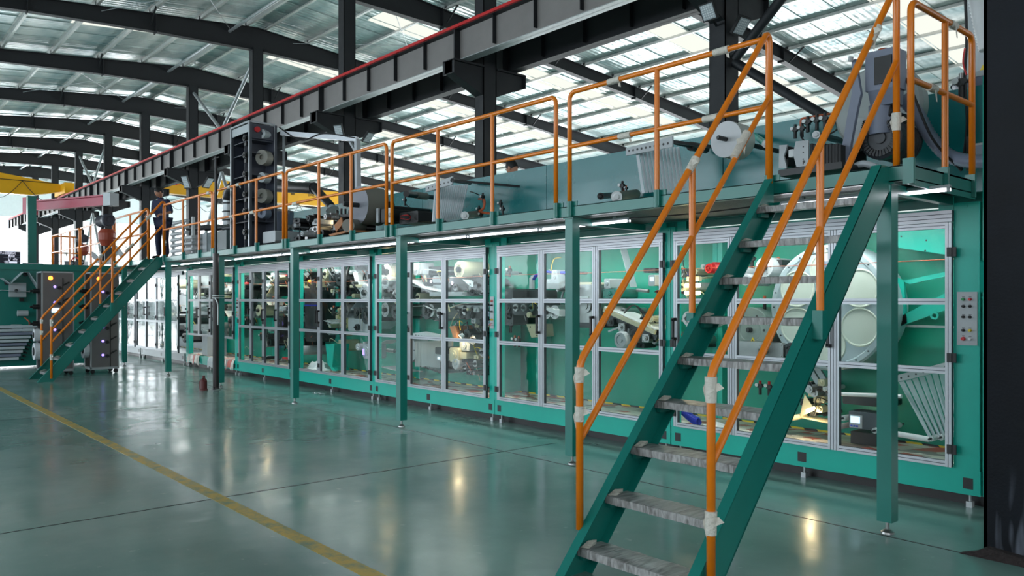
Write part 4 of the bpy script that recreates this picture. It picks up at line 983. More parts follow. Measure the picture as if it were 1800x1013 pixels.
# ------------------------------------------------------------------ generic machinery fill for the farther cabinets
def clutter(cab, u0, u1, v0, v1, n, seed, Y=6.95):
    r = random.Random(seed)
    for i in range(n):
        u = u0+(u1-u0)*((i*.618+.3) % 1); v = v0+(v1-v0)*r.random(); p = Vector(at(u, v, Y+r.uniform(0, .4))); k = r.random()
        m = r.choice([M_DSTEEL, M_BLACK, M_STEEL, M_DSTEEL, M_CREAM, M_LGREY])
        if k < .35: b = MB(); q = r.uniform(.015, .045); b.lathe([(0, .012), (q*.5, .012), (q*.5, .004), (q, .004), (q, -.35), (0, -.35)], p, (0,-1,0), 12); obj('idler', b, m, cab)
        elif k < .6: block(cab, p.x-r.uniform(.02,.07), p.x+r.uniform(.02,.07), p.y, p.y+.2, p.z-r.uniform(.02,.05), p.z+r.uniform(.02,.05), m, True, 'slide_block')
        elif k < .75: b = MB(); d = Vector((r.uniform(-.2,.2), 0, r.uniform(-.15,.15))); b.beam(p, p+d, .02, .02, (0,1,0)); obj('link_bar', b, m, cab)
        else:
            d = Vector((r.uniform(-.25,.25), r.uniform(-.1,.1), r.uniform(-.2,.2))); cable(cab, [p, p+d*.5+Vector((0,-.04,r.uniform(.03,.1))), p+d], r.uniform(.003,.007), r.choice([M_RUBBER, M_RUBBER, M_CREAM, M_YELP, M_COPPER, M_LGREY]), n=6)
def fill(cab, xa, xb, n, seed, zlo=.45, zhi=2.1, dark=.5, keep=None):
    r = random.Random(seed); xw = abs(xb-xa); prev = None
    for i in range(n):
        x = min(xa, xb) + xw*(.04+.92*((i*0.6180339) % 1)); z = r.choice([.62, .8, 1.15, 1.3, 1.42, 1.7, 1.82, 1.95, 2.08]) + r.uniform(-.06, .06)
        if z < zlo or z > zhi: continue
        k = r.random(); m = r.choice([M_STEEL, M_DSTEEL, M_DSTEEL, M_LGREY, M_CREAM, M_BLACK, M_WROLL] if r.random() > dark*.4 else [M_DSTEEL, M_BLACK])
        if k < .46: roller(cab, x, z, r.choice([.03, .045, .06, .09, .12, .15]), L=r.uniform(.35, .6), m=m, n=16)
        elif k < .66: block(cab, x-r.uniform(.05,.16), x+r.uniform(.05,.16), YB-r.uniform(.3,.65), YB-.02, z-r.uniform(.04,.14), z+r.uniform(.04,.12), m, True)
        elif k < .76: motor(cab, x, YB-.2, z, r.uniform(.05, .09), r.uniform(.2, .4), r.choice([M_DSTEEL, M_LGREY, M_BLACK]))
        elif k < .90:
            x2 = x + r.uniform(.25, .6)*r.choice([-1, 1]); x2 = max(min(xa,xb)+.06, min(max(xa,xb)-.06, x2))
            web(cab, [(x, z), (x2, z + r.uniform(-.25, .25))], YB-.6, YB-.2, r.choice([M_WHITE, M_STRIP, M_CREAM]))
        else: regulator(cab, x, YB-.3, z, 1.0)
        if i % 2 == 0:
            p = Vector((x, YB-.35, z)); d = Vector((r.uniform(-.35,.35), r.uniform(-.2,.1), r.uniform(-.35,.3)))
            cable(cab, [p, p+d*.5+Vector((0,-.08,.1)), p+d], .007, r.choice([M_RUBBER, M_RUBBER, M_CREAM, M_COPPER]))
# cabinet D heroes
bl(CD, 536, 495, 558, 600, 7.1, .45, M_BLACK, 'drive_housing', False); bl(CD, 535, 536, 556, 538, 7.05, .05, M_BLUEP, 'label_plate', False)
roller(CD, *P2(at(579, 556, 6.95)), .24, L=.25, m=mat('olive_drum', rgb(150, 148, 96), .4), n=36); roller(CD, *P2(at(590, 560, 6.92)), .16, L=.25, m=M_LGREY, n=28)
roller(CD, *P2(at(596, 562, 6.85)), .055, L=.2, m=M_STEEL)
motor(CD, *(lambda a: (a[0], 7.3, a[2]))(at(628, 610, 6.95)), .06, .35, M_WROLL)
bl(CD, 638, 605, 652, 630, 6.95, .3, M_LGREY); bl(CD, 637, 614, 641, 624, 6.93, .02, M_VIOLET, 'indicator_light', False)
plate(CD, pts(7.0, [(572,605),(588,605),(584,645),(590,652),(584,652),(576,640)]), 7.0, 7.3, M_TEAL, 'stand_column')
lamp(CD, *at(542, 480, 6.95), 6, 1.1, power=False); xx, yy, zz = at(544, 494, 6.95)
b = MB(); b.tube((xx-.03, yy, zz), (xx+.03, yy, zz), .02, 10); obj('orange_lamp', b, M_ORLAMP, CD)
for (u0, v0, u1, v1) in ((572, 462, 600, 510), (578, 460, 604, 500), (608, 462, 600, 515), (614, 466, 606, 515), (616, 490, 632, 515)): cable(CD, [at(u0, v0, 7.1), at((u0+u1)/2-2, (v0+v1)/2, 6.95), at(u1, v1, 7.1)], .022)
plate(CD, pts(7.1, [(620,478),(628,478),(636,515),(628,515)]), 7.1, 7.3, M_WHITE, 'film_guide'); bl(CD, 615, 500, 650, 506, 7.0, .3, M_CREAM, 'guide_table', False)
bl(CD, 612, 560, 652, 582, 7.1, .2, M_LGREY, 'guide_table', False)
fill(CD, -11.15, -13.75, 34, 11)
fill(CE, -14.0, -16.5, 44, 12); fill(CF, -16.7, -19.5, 44, 13, zlo=.8)
fill(CC, -8.3, -10.9, 22, 16, zlo=1.2)
for (cab, a, seed) in ((CC, (822, 856, 480, 516), 51), (CC, (740, 770, 478, 512), 52), (CC, (806, 856, 560, 585), 53), (CC, (812, 856, 612, 660), 54), (CC, (668, 700, 505, 560), 55), (CC, (790, 856, 534, 556), 56),
                       (CD, (540, 560, 480, 520), 57), (CD, (570, 604, 470, 520), 58), (CD, (612, 652, 470, 560), 59), (CD, (575, 606, 535, 590), 60), (CE, (425, 512, 470, 640), 61), (CF, (333, 412, 470, 590), 62),
                       (CB, (905, 955, 528, 560), 63), (CB, (1120, 1158, 555, 610), 64), (CA, (1192, 1240, 465, 520), 65), (CA, (1412, 1452, 672, 730), 66), (CB, (962, 1000, 478, 515), 67), (CA, (1195, 1240, 560, 610), 68)):
    clutter(cab, *a, 26 if cab in (CE, CF) else 15, seed)
white_cabs = [o for o in COL.objects if o.get('category') == 'machine' and 'white framed' in o.get('label', '')]
for i, o in enumerate(white_cabs): 
    a = xs - i*3.55; fill(o, a-.1, a-3.3, 30 - 4*i, 21+i)
# warm lamps
for (cab, u, v, w) in ((CF, 401, 508, 10), (CE, 476, 500, 5), (CE, 478, 650, 6), (CD, 552, 640, 0)):
    lamp(cab, *at(u, v, 7.0), w or 2, 1.2, power=bool(w))
for (cab, u, v) in ((CE, 435, 498), (CE, 503, 485), (CE, 505, 630)):
    x, y, z = at(u, v, 7.1); b = MB(); b.box(x-.12, x+.12, 7.05, 7.3, z-.02, z+.02); obj('red_cover', b, M_REDP, cab)
# paper on the floor of cabinet D, white box and rags in cabinet F
xx, _, _ = at(560, 650, 7.0); tag(crumple(xx, 7.0, .29, .62, .4, .24, seed=5), 'heap of crumpled white paper on the floor of the dark-wheeled cabinet', 'paper')
xa, _, za = at(359, 590, 6.8)
b = MB(); b.box(xa, xa+.34, 6.75, 7.2, .29, .86); b.box(xa-.01, xa+.35, 6.74, 7.21, .86, .88); tag(obj('white_bin', b, M_LGREY), 'pale grey upright box under the doorless lower part of a teal cabinet', 'box')
for i, (u0, u1, lab) in enumerate(((332, 352, 'printed red and white rag hanging over the base left of the pale box'), (396, 413, 'printed red and white rag hanging over the base near the panel post'), (368, 380, 'white bag drooping over the base beside the dark pole'))):
    x0_ = XY(u0, YM); x1_ = XY(u1, YM); r_ = random.Random(i+40); n = 12; vs = []
    for a in range(n+1):
        for (yy, zz) in ((YM+.25, .295), (YM-.01, .30), (YM-.03, .22+r_.uniform(-.03,.03)), (YM-.035, .12+r_.uniform(-.06,.05))):
            vs.append((x0_+(x1_-x0_)*a/n + r_.uniform(-.02,.02), yy + r_.uniform(-.012,.0), zz + (r_.uniform(0,.03) if yy > YM else 0)))
    fs = [(a*4+k, (a+1)*4+k, (a+1)*4+k+1, a*4+k+1) for a in range(n) for k in range(3)]
    b = MB(); b.add(vs, fs); tag(obj('rag', b, M_PRINT if i < 2 else M_WHITE), lab, 'rag')

# ================================================================== WALKWAY over the doors
YP0, YP1 = 5.45, 6.60; ZD = 2.50; XW1 = -28.3; XW0 = -2.26
walk = thing('elevated_walkway', 'long green elevated walkway with orange railings running above the machine doors', 'walkway')
b = MB(); b.box(XW1, XW0, YP0+.02, YP1, ZD-.012, ZD); obj('deck_plate', b, M_CHECK, walk)
b = MB(); b.box(XW1, XW0, YP0+.02, YP1, ZD-.10, ZD-.092); obj('deck_soffit', b, M_CHECK, walk)
def channel(x0, x1, y, s, z0=ZD-.105, z1=ZD, w=.05, name='edge_channel'):
    b = MB(); b.box(x0, x1, y, y+s*.006, z0, z1); b.box(x0, x1, y, y+s*w, z1-.007, z1+.0005); b.box(x0, x1, y, y+s*w, z0-.0005, z0+.007)
    return obj(name, b, M_GREEN, walk)
posts = [-2.44, -5.47, -8.49, -11.49, -14.51, -17.43, -20.66, -24.4, -28.1]
edges = [XW0, -5.47, -8.49, -11.49, -14.51, -17.43, -20.66, -24.4, XW1]
for a, c in zip(edges[:-1], edges[1:]): channel(a-.002, c+.002, YP0, 1)
channel(XW1, XW0, YP1, -1)
b = MB(); b.box(XW0-.006, XW0, YP0, YP1, ZD-.14, ZD); obj('end_channel', b, M_GREEN, walk)
b = MB(); b.box(XW1, XW1+.006, YP0, YP1, ZD-.105, ZD); obj('end_channel', b, M_GREEN, walk)
for i, x in enumerate(posts):
    for y in (YP0+.065, YP1-.08):
        if y > 6 and i != 8: continue
        b = MB(); b.box(x-.05, x+.05, y-.05, y+.05, .085, ZD-.105); p = obj('support_post', b, M_GREEN, walk)
        b = MB(); b.lathe([(0, .0), (.045, 0), (.042, .012), (.02, .028), (.012, .03), (.012, .09), (0, .09)], (x, y, 0), (0,0,1), 16); obj('levelling_foot', b, M_STEEL, p)
        b = MB(); b.box(x-.07, x+.07, y-.06, y+.06, ZD-.118, ZD-.106); obj('cap_plate', b, M_GREEN, p)
    b = MB(); b.box(x-.03, x+.03, YP0+.05, YP1-.02, ZD-.17, ZD-.106); obj('cross_beam', b, M_GREEN, walk)
RR = .0225
def arc_rail(p0, p1, zt, rad, zb0, zb1):
    """post up, bend, rail, bend, post down"""
    p0 = Vector(p0); p1 = Vector(p1); d = (p1-p0); d.z = 0; d.normalize(); out = [Vector((p0.x, p0.y, zb0))]
    for k in range(7):
        a = math.pi/2*k/6; out.append(Vector((p0.x, p0.y, zt-rad)) + Vector((0,0,1))*rad*math.sin(a) + d*rad*(1-math.cos(a)))
    for k in range(7):
        a = math.pi/2*(1-k/6); out.append(Vector((p1.x, p1.y, zt-rad)) + Vector((0,0,1))*rad*math.sin(a) - d*rad*(1-math.cos(a)))
    out.append(Vector((p1.x, p1.y, zb1))); return out
def socket(par, x, y, flat=True):
    b = MB(); b.box(x+.026, x+.085, y+.002, y+.012, ZD-.1, ZD+.045); b.box(x+.028, x+.034, y-.03, y+.01, ZD-.09, ZD+.045); b.tube((x, y-.012, ZD-.105), (x, y-.012, ZD+.045), RR+.006, 12)
    obj('post_socket', b, M_GREEN, par)
def railing(x0, x1, mids, y=YP0-.012, wraps=()):
    zt = 3.59; zm = 3.07
    b = MB(); b.path(arc_rail((x0, y, 0), (x1, y, 0), zt, .07, ZD-.1, ZD-.1), RR, 12); r = obj('railing', b, M_ORANGE, walk)
    b = MB(); b.tube((x0, y, zm), (x1, y, zm), RR*.9, 12); obj('mid_rail', b, M_ORANGE, r)
    for m in mids:
        b = MB(); b.tube((m, y, ZD-.1), (m, y, zt-.01), RR, 12); obj('baluster', b, M_ORANGE, r)
    for m in [x0, x1] + list(mids): socket(r, m, y+.012)
    for (wx, z) in wraps:
        b = MB(); b.tube((wx-.07, y, z), (wx+.07, y, z), RR+.006, 12, RR+.008); b.quadsheet((wx+.03, y, z+.02), (wx+.06, y, z+.02), (wx+.07, y+.01, z-.07), (wx+.05, y, z-.06), .001); obj('tape_wrap', b, M_WRAP, r)
    return r
railing(-5.43, -3.30, [-4.37], wraps=[(-4.86, 3.59), (-3.72, 3.59), (-4.73, 3.07), (-3.82, 3.07)])
railing(-8.59, -5.62, [-7.60, -6.60])
railing(-11.62, -8.72, [-10.55, -9.62], wraps=[(-11.3, 3.06)])
railing(-14.64, -11.72, [-13.68, -12.75], wraps=[(-13.9, 3.59), (-13.5, 3.59), (-12.9, 3.06), (-13.8, 3.06)])
railing(-17.48, -14.72, [-16.3, -15.4], wraps=[(-14.9, 3.59)])
railing(-21.2, -18.56, [-19.9])
railing(-24.6, -21.35, [-22.4, -23.5], wraps=[(-23, 3.59)])
railing(-28.2, -24.75, [-25.9, -27.0])
# right end railing runs back towards the machine, left end too
for xe, lab in ((XW0-.01, 1), (XW1+.02, 0)):
    zt = 3.59; b = MB(); b.path(arc_rail((xe, YP0+.03, 0), (xe, YP1-.04, 0), zt, .07, ZD-.1, ZD-.1), RR, 12); r = obj('railing', b, M_ORANGE, walk)
    b = MB(); b.tube((xe, YP0+.03, 3.07), (xe, YP1-.04, 3.07), RR*.9, 12); obj('mid_rail', b, M_ORANGE, r)
    b = MB(); b.tube((xe, 6.05, ZD-.1), (xe, 6.05, zt-.01), RR, 12); obj('baluster', b, M_ORANGE, r)
    for yy in (YP0+.03, 6.05, YP1-.04):
        b = MB(); b.tube((xe, yy, ZD-.13), (xe, yy, ZD+.04), RR+.006, 12); b.box(xe-.035, xe+.035, yy-.045, yy-.03, ZD-.13, ZD+.04); obj('post_socket', b, M_GREEN, r)
    for (yy, z) in ((6.18, zt), (5.82, 3.07)):
        b = MB(); b.tube((xe, yy-.05, z), (xe, yy+.06, z), RR+.006, 12); b.quadsheet((xe+.02, yy, z), (xe+.02, yy+.03, z), (xe+.03, yy+.02, z-.1), (xe+.03, yy, z-.1), .001); obj('tape_wrap', b, M_WRAP, r)
# LED tubes under the deck (each a lamp of its own) with the light they give
led_x = [(-2.13, -3.40)] + [(-4.96 - 1.25*k, -4.96 - 1.25*k - 1.22) for k in range(11)]
for i, (a, c) in enumerate(led_x):
    t = thing('led_tube_light', 'white LED tube under the walkway, above the stairs at the right end' if i == 0 else 'white LED tube in the long lit row under the walkway', 'lamp', None if i == 0 else 'lit tubes in a row under the walkway')
    y = 5.77; z = 2.345
    b = MB(); b.tube((a, y, z), (c, y, z), .010, 10); obj('tube', b, M_LED, t)
    b = MB(); b.box(a, c, y-.018, y+.018, z+.014, z+.034); b.box(a-.0, a-.02, y-.016, y+.016, z-.014, z+.02); b.box(c, c+.02, y-.016, y+.016, z-.014, z+.02)
    for xx in (a-.2, c+.2): b.box(xx-.01, xx+.01, y-.01, y+.01, z+.03, ZD-.1)
    obj('housing', b, M_LGREY, t)
    l = area('tube_light', ((a+c)/2, y, z-.02), abs(c-a), .03, 1.6, (.93, .94, 1.0), (0, .15, -1)); l.parent = t
b = MB(); b.path([(-3.42, 5.77, 2.37)] + [(-3.42-1.54*k/8, 5.77, 2.37-.015*math.sin(math.pi*k/8)) for k in range(1, 9)], .006, 6); tag(obj('lamp_cable', b, M_RUBBER), 'black cable linking two lamp tubes under the walkway near the stairs', 'cable')

# ================================================================== STAIRCASES
def staircase(dx, label):
    t = thing('staircase', label, 'stairs')
    xl, xr = -3.27+dx, -2.40+dx
    y0, y1 = 3.155, 5.40; z0 = 0.0; sl = 1.136; L = math.hypot(1, sl)
    def sz(y): return .03 + (y-3.16)*sl
    dpt = .205*L                           # vertical depth of the stringer
    for x, s in ((xl, 1), (xr, -1)):
        b = MB(); ytop = YP0-.002; zt = min(sz(ytop), ZD)
        ya = 3.134
        out = [(ya, 0), (3.16+(ZD-.0-.03)/sl if False else ytop-.0, sz(ytop) if sz(ytop) < ZD else ZD)]
        # outline in (y,z): bottom cut level with the floor, top cut plumb at the walkway
        P = [(ya, 0.0), (3.16+(ZD-.03)/sl, ZD), (ytop, ZD), (ytop, sz(ytop)-dpt), (ya+dpt/sl, 0.0)]
        w = .008; b.prism(P, x if s > 0 else x-w, x+w if s > 0 else x, 'x')
        # flanges along top and bottom edges
        f = .065*s
        for off in (0.0, -dpt+.010*L):
            ys, ye = (3.134 if off == 0 else 3.134+dpt/sl-.01), (3.16+(ZD-.03)/sl if off == 0 else ytop)
            za, zb = sz(ys)+off, sz(ye)+off
            if za < 0: za = 0.0
            x0_, x1_ = sorted((x, x+f)); th = .010*L
            b.add([(x0_,ys,za-th if za > th else 0),(x1_,ys,za-th if za > th else 0),(x1_,ye,zb-th),(x0_,ye,zb-th),(x0_,ys,za),(x1_,ys,za),(x1_,ye,zb),(x0_,ye,zb)],
                  [(0,3,2,1),(4,5,6,7),(0,1,5,4),(1,2,6,5),(2,3,7,6),(3,0,4,7)])
        obj('stringer', b, M_GREEN, t)
    rr = random.Random(int(abs(dx))+3)
    for k in range(9):
        y = 3.325+.235*k; z = .155+.266*k; b = MB(); n = 9; d = .205
        x0_, x1_ = xl+.012, xr-.012
        vs = []; fs = []
        prof = [(0.002, -.045), (0, -.002), (.01, 0), (d*.35, .002), (d*.7, 0), (d, -.002), (d, -.03), (.02, -.045)]
        for i in range(n+1):
            xx = x0_+(x1_-x0_)*i/n
            for (a, c) in prof: vs.append((xx, y+a, z+c + (rr.uniform(-.002, .003) if c > -.01 else rr.uniform(-.003, .002))))
        m_ = len(prof)
        for i in range(n):
            for j in range(m_): fs.append((i*m_+j, i*m_+(j+1)%m_, (i+1)*m_+(j+1)%m_, (i+1)*m_+j))
        fs += [tuple(range(m_)), tuple(reversed(range(n*m_, n*m_+m_)))]
        b.add(vs, fs); tr = obj('tread', b, M_TREAD, t, label='steel tread wrapped in wrinkled clear plastic')
        b = MB(); b.box(x0_, x0_+.03, y+.02, y+.12, z-.075, z-.047); b.box(x1_-.03, x1_, y+.02, y+.12, z-.075, z-.047); obj('tread_bracket', b, M_GREEN, tr, kind='stuff')
        b = MB(); c0 = Vector((x0_+.02, y+.004, z+.004)); vs = [c0, c0+Vector((.05, .02, .001)), c0+Vector((.035, .10, .012)), c0+Vector((0, .14, .018)), c0+Vector((-.005, .07, .026))]
        b.add(vs, [(0,1,2,3,4)]); obj('wrap_fold', b, M_WRAP, tr)
    def hz(y): return 1.22 + (y-3.35)*1.164
    for x, s in ((xl-.012, 1), (xr+.0, -1)):
        x = x + (-.0 if s > 0 else 0.0); xx = xl-.0 if s > 0 else xr-.03
        xx = xl-.012 if s > 0 else xr+.034
        yb = 3.37; yt = YP0-.06 if s > 0 else YP0+.0
        zb = hz(yb); zt = hz(yt)
        base = sz(yb)
        P = [(xx, yb, base-(.02 if s > 0 else .2)), (xx, yb, zb-.05), (xx, yb+.008, zb-.02), (xx, yb+.03, zb+.022), (xx, yt-.045, zt-.035), (xx, yt-.025, zt-.008), (xx, yt, zt+.004), (xx, yt+.025, zt-.01), (xx, yt+.035, zt-.05), (xx, yt+.035, ZD-.02)]
        b = MB(); b.path(P, RR, 12); h = obj('handrail', b, M_ORANGE, t)
        b = MB(); b.tube((xx, yb+.01, zb-.46), (xx, yt+.03, zt-.46), RR*.92, 12); obj('mid_rail', b, M_ORANGE, h)
        ym = 4.46; b = MB(); b.tube((xx, ym, sz(ym)-.02), (xx, ym, hz(ym)), RR, 12); obj('baluster', b, M_ORANGE, h)
        b = MB(); b.box(xx-.034, xx+.03, ym-.03, ym+.03, sz(ym)-.14, sz(ym)+.03) if s < 0 else b.box(xx-.028, xx+.028, ym-.028, ym+.028, sz(ym)-.05, sz(ym)+.005); obj('post_socket', b, M_GREEN, h)
        wraps = ([((yb, zb-.13), (yb, zb-.04)), ((yb, zb-.36), (yb, zb-.27)), ((4.42, hz(4.42)), (4.50, hz(4.50))), ((4.95, hz(4.95)-.46), (5.12, hz(5.12)-.46))] if s > 0 else
                 [((yb, zb-.16), (yb, zb-.03)), ((yb, .42), (yb, .54)), ((5.10, hz(5.10)), (5.20, hz(5.20))), ((yt+.035, ZD+.24), (yt+.035, ZD+.36))])
        for (a, c) in wraps:
            b = MB(); b.tube((xx, a[0], a[1]), (xx, c[0], c[1]), RR+.005, 12, RR+.009)
            m_ = (a[1]+c[1])/2
            b.add([(xx+.02, a[0], m_+.03), (xx+.04, a[0]+.01, m_+.035), (xx+.065, a[0]+.02, m_+.01), (xx+.03, a[0], m_-.01)], [(0,1,2,3)])
            b.add([(xx-.02, c[0], c[1]), (xx-.035, c[0]-.02, c[1]-.06), (xx-.015, c[0]-.01, c[1]-.16), (xx, c[0], c[1]-.03)], [(0,1,2,3)])
            obj('tape_wrap', b, M_WRAP, h)
    return t
staircase(0, 'near green steel staircase with plastic-wrapped treads and orange handrails, filling the right foreground')
staircase(-15.2, 'far green staircase with orange handrails, rising to the standing worker')

# ================================================================== THINGS ON THE WALKWAY LEVEL
# shelf tower
t = thing('shelf_tower', 'tall dark shelf tower with pulleys and an aluminium frame, standing above the walkway', 'tower')
xa, xb, ya, yb_, zt = -14.58, -13.75, 5.75, 6.22, 4.76
for x in (xa, xb):
    for y in (ya, yb_): b = MB(); alu_v(b, x-.025, x+.025, ZD, zt, y, .05); obj('frame_post', b, [M_ALU, M_GROOVE], t)
b = MB(); b.box(xa, xb, yb_-.03, yb_-.02, ZD, zt-.02); obj('rear_panel', b, M_RACK, t)
b = MB(); b.box(xb-.32, xb-.31, ya+.03, yb_-.04, ZD, zt-.02); obj('divider_panel', b, M_RACK, t)
b = MB(); b.box(xa, xa+.008, ya+.03, yb_-.04, ZD, zt-.02); obj('side_panel', b, M_RACK, t)
b = MB(); b.box(xa, xb, ya-.02, yb_, zt, zt+.03); obj('top_frame', b, [M_ALU], t)
b = MB(); b.box(xa, xb, ya-.005, ya+.005, zt-.16, zt-.02); obj('header_plate', b, M_LGREY, t)
b = MB(); b.box(xb+.004, xb+.012, ya+.03, yb_-.04, zt-.28, zt-.02); obj('button_plate', b, M_RACK, t)
b = MB(); b.tube((xb+.012, ya+.12, zt-.12), (xb+.05, ya+.12, zt-.12), .05, 16); obj('red_button', b, M_REDP, t)
for i, z in enumerate([3.0, 3.42, 3.83, 4.22, 4.45]):
    b = MB(); b.box(xa+.01, xb-.01, ya+.02, yb_-.03, z, z+.015); obj('shelf', b, M_RACK, t)
for i, z in enumerate([2.75, 3.12, 3.42, 3.78, 4.12, 4.42]):
    x = xb-.06; b = MB(); b.lathe([(0, .0), (.055, 0), (.055, .012), (.035, .012), (.035, .035), (.055, .035), (.055, .05), (0, .05)], (x-.05, ya-.02, z+.06), (0,-1,0), 18); b.tube((x-.05, ya-.085, z+.06), (x-.05, ya-.06, z+.06), .02, 8); obj('pulley', b, M_BLACK, t)
    b = MB(); b.box(x-.11, x-.02, ya-.04, ya+.02, z-.07, z-.01); obj('brake_block', b, M_BLACK, t)
for (v, r, m) in ((238, .085, M_LGREY), (279, .135, M_GREYROLLB), (314, .09, M_LGREY), (346, .13, M_GREYROLLB), (376, .095, M_GREYBLUE)):
    x, y, z = at(470, v, 6.10)
    c = obj('thread_spool', (lambda b: (b.lathe([(0, 0), (r, 0), (r, .16), (r*.35, .16), (r*.35, .12), (0, .12)], (x, y, z), (.45,-.89,0), 28), b)[1])(MB()), m)
    tag(c, {238: 'topmost small pale spool on the side of the shelf tower', 279: 'large grey spool, second from the top on the shelf tower', 314: 'pale spool third from the top on the shelf tower', 346: 'grey spool fourth from the top on the shelf tower', 376: 'small blue-grey spool, lowest on the shelf tower'}[v], 'spool')
b = MB(); b.path([(xb+.1, 6.34, ZD), (xb+.1, 6.34, 4.62)], .025, 8); obj('spool_post', b, M_ALU, t)
# aluminium gantry arm
t = thing('gantry_arm', 'light aluminium gantry arm reaching from the shelf tower to the roll stand', 'frame')
p0 = Vector((xb+.1, 6.3, 4.62)); p1 = Vector(at(628, 245, 6.9)); p2 = Vector(at(630, 372, 6.9))
for (a, c) in ((p0, p1), (p1, p2)):
    b = MB(); b.beam(a, c, .08, .08); obj('profile', b, M_ALU, t)
b = MB(); b.beam(p1+Vector((-.25,0,0)), p1+Vector((0,0,-.25)), .04, .04); obj('corner_brace', b, M_ALU, t)
cable(t, [p0+Vector((0,-.05,.1)), p0.lerp(p1, .3)+Vector((0,-.05,-.1)), p0.lerp(p1, .6)+Vector((0,-.05,.05)), p1+Vector((0,-.05,.02))], .012)
# big grey roll on its shaft
def big_roll(u, v, Y, r, L, lab, mside, medge, shaftL=.25):
    t = thing('material_roll', lab, 'roll'); x, y, z = at(u, v, Y)
    b = MB(); b.m = 0; b.lathe([(0, .0), (r, .0)], (x, Y, z), (0,-1,0), 56); b.m = 1
    b.lathe([(r, 0), (r, L), (0, L)], (x, Y, z), (0,1,0), 56); obj('wound_film', b, [mside, medge], t)
    b = MB(); b.tube((x, Y+.0, z), (x, Y-shaftL, z), r*.13, 16); b.tube((x, Y-shaftL, z), (x, Y-shaftL-.01, z), r*.09, 12); b.tube((x, Y+L, z), (x, YB-.02, z), r*.14, 12)
    obj('shaft', b, M_DSTEEL, t)
    return t
big_roll(630, 361, 6.25, .295, .38, 'big grey material roll facing the walkway beside the aluminium upright', M_GREYROLL, M_GREYROLLB)
big_roll(1276, 245, 6.35, .168, .22, 'white material roll on a dark shaft behind the near stair handrail', M_WROLL, mat('white_roll_edge', rgb(196,196,192), .6), .12)
# side equipment, helper for small assemblies as things with parts
t = thing('unwinder_block', 'black and white plate block with cables right of the big grey roll', 'machine part')
def ub(t, u0, v0, u1, v1, Y, d, m, name, face=False):
    xa, za = PY(u0, v1, Y); xb, zb = PY(u1, v0, Y); return block(t, min(xa,xb), max(xa,xb), Y, Y+d, min(za,zb), max(za,zb), m, face, name)
ub(t, 661, 366, 673, 393, 6.4, .3, M_BLACK, 'housing'); ub(t, 680, 365, 688, 392, 6.3, .02, M_WHITE, 'side_plate', True); ub(t, 670, 366, 681, 392, 6.35, .5, M_BLACK, 'housing'); ub(t, 661, 366, 665, 392, 6.36, .03, M_LGREY, 'perforated_strip')
b = MB(); b.tube(at(668, 361, 6.6), at(688, 361, 6.6), .06, 12); obj('collar', b, M_BLACK, t)
t = thing('control_box', 'black control box with red wires behind the walkway rail corner', 'box')
ub(t, 702, 370, 735, 395, 6.5, .5, M_BLACK, 'housing')
for k in range(5): cable(t, [at(704, 378+2*k, 6.46), at(714+k, 374+4*k, 6.4), at(722, 380+k, 6.46)], .006, M_REDP if k % 2 else M_RUBBER)
# spindle with grey sleeve
t = thing('spindle_assembly', 'black spindle with a grey sleeve left of the first strip fan', 'spindle')
p = Vector(at(716, 341, 6.3)); q = Vector(p) + Vector((0, 1.1, 0)); 
p = Vector(at(714, 341, 6.3)); q = Vector(at(768, 348, 7.55))
for (a, c, r, m, n_) in ((0, .30, .045, M_BLACK, 'chuck'), (.28, .62, .052, M_GREYROLLB, 'sleeve'), (.62, 1.0, .035, M_BLACK, 'shaft')):
    b = MB(); b.tube(p.lerp(q, a), p.lerp(q, c), r, 18); obj(n_, b, m, t)
# strip fans hanging from perforated bars
def fan(lab, pa, pb, pend, strips, n, Yb, w, nh=6):
    t = thing('strip_fan', lab, 'film strips')
    xa, za = PY(pa[0], pa[1], Yb); xb, zb = PY(pb[0], pb[1], Yb); h = .055
    plate(t, [(xa, za-h), (xb, zb-h), (xb, zb+h), (xa, za+h*.5)], Yb, Yb+.02, M_LGREY, 'perforated_bar', [(xa+(xb-xa)*(i+.8)/(nh+.8), za+(zb-za)*(i+.8)/(nh+.8)-.01, .013) for i in range(nh)])
    b = MB(); b.beam((xb, Yb+.02, zb), (xb+.25, 7.5, zb-.02), .03, .03); obj('bar_arm', b, M_DSTEEL, t)
    (ua, va), (ub_, vb), (uc, vc), (ud, vd) = strips
    for i in range(n):
        f0 = i/n; f1 = (i+.8)/n
        Y0 = Yb+.05+.6*f0
        def L(a, c, f): return a+(c-a)*f
        p0 = Vector(at(L(ua, ub_, f0), L(va, vb, f0), Y0)); p1 = Vector(at(L(ua, ub_, f1), L(va, vb, f1), Y0))
        p2 = Vector(at(L(uc, ud, f1), L(vc, vd, f1), Y0)); p3 = Vector(at(L(uc, ud, f0), L(vc, vd, f0), Y0))
        b = MB(); b.quadsheet(p0, p1, p2, p3, .003); obj('film_strip', b, M_STRIP, t)
fan('fan of grey film strips under a punched bar in the middle of the teal panel', (748, 331), (795, 317), None, ((764, 328), (824, 324), (759, 390), (810, 385)), 16, 6.5, .05)
b = MB(); p = Vector(at(795, 317, 6.5)); q = Vector(at(826, 322, 7.5)); b.tube(p, q, .03, 12); tag(obj('support_bar', b, M_DSTEEL), 'dark bar above the middle fan of film strips', 'bar')
fan('fan of pale film strips under a punched bar near the near stair top', (1100, 265), (1182, 249), None, ((1117, 266), (1195, 258), (1128, 340), (1206, 332)), 12, 6.6, .05, 10)
t = thing('swing_arm', 'black swing arm to the right of the punched bar above the near strip fan', 'arm')
b = MB(); b.tube(at(1183, 250, 6.7), at(1218, 258, 7.1), .022, 10); obj('arm', b, M_BLACK, t)
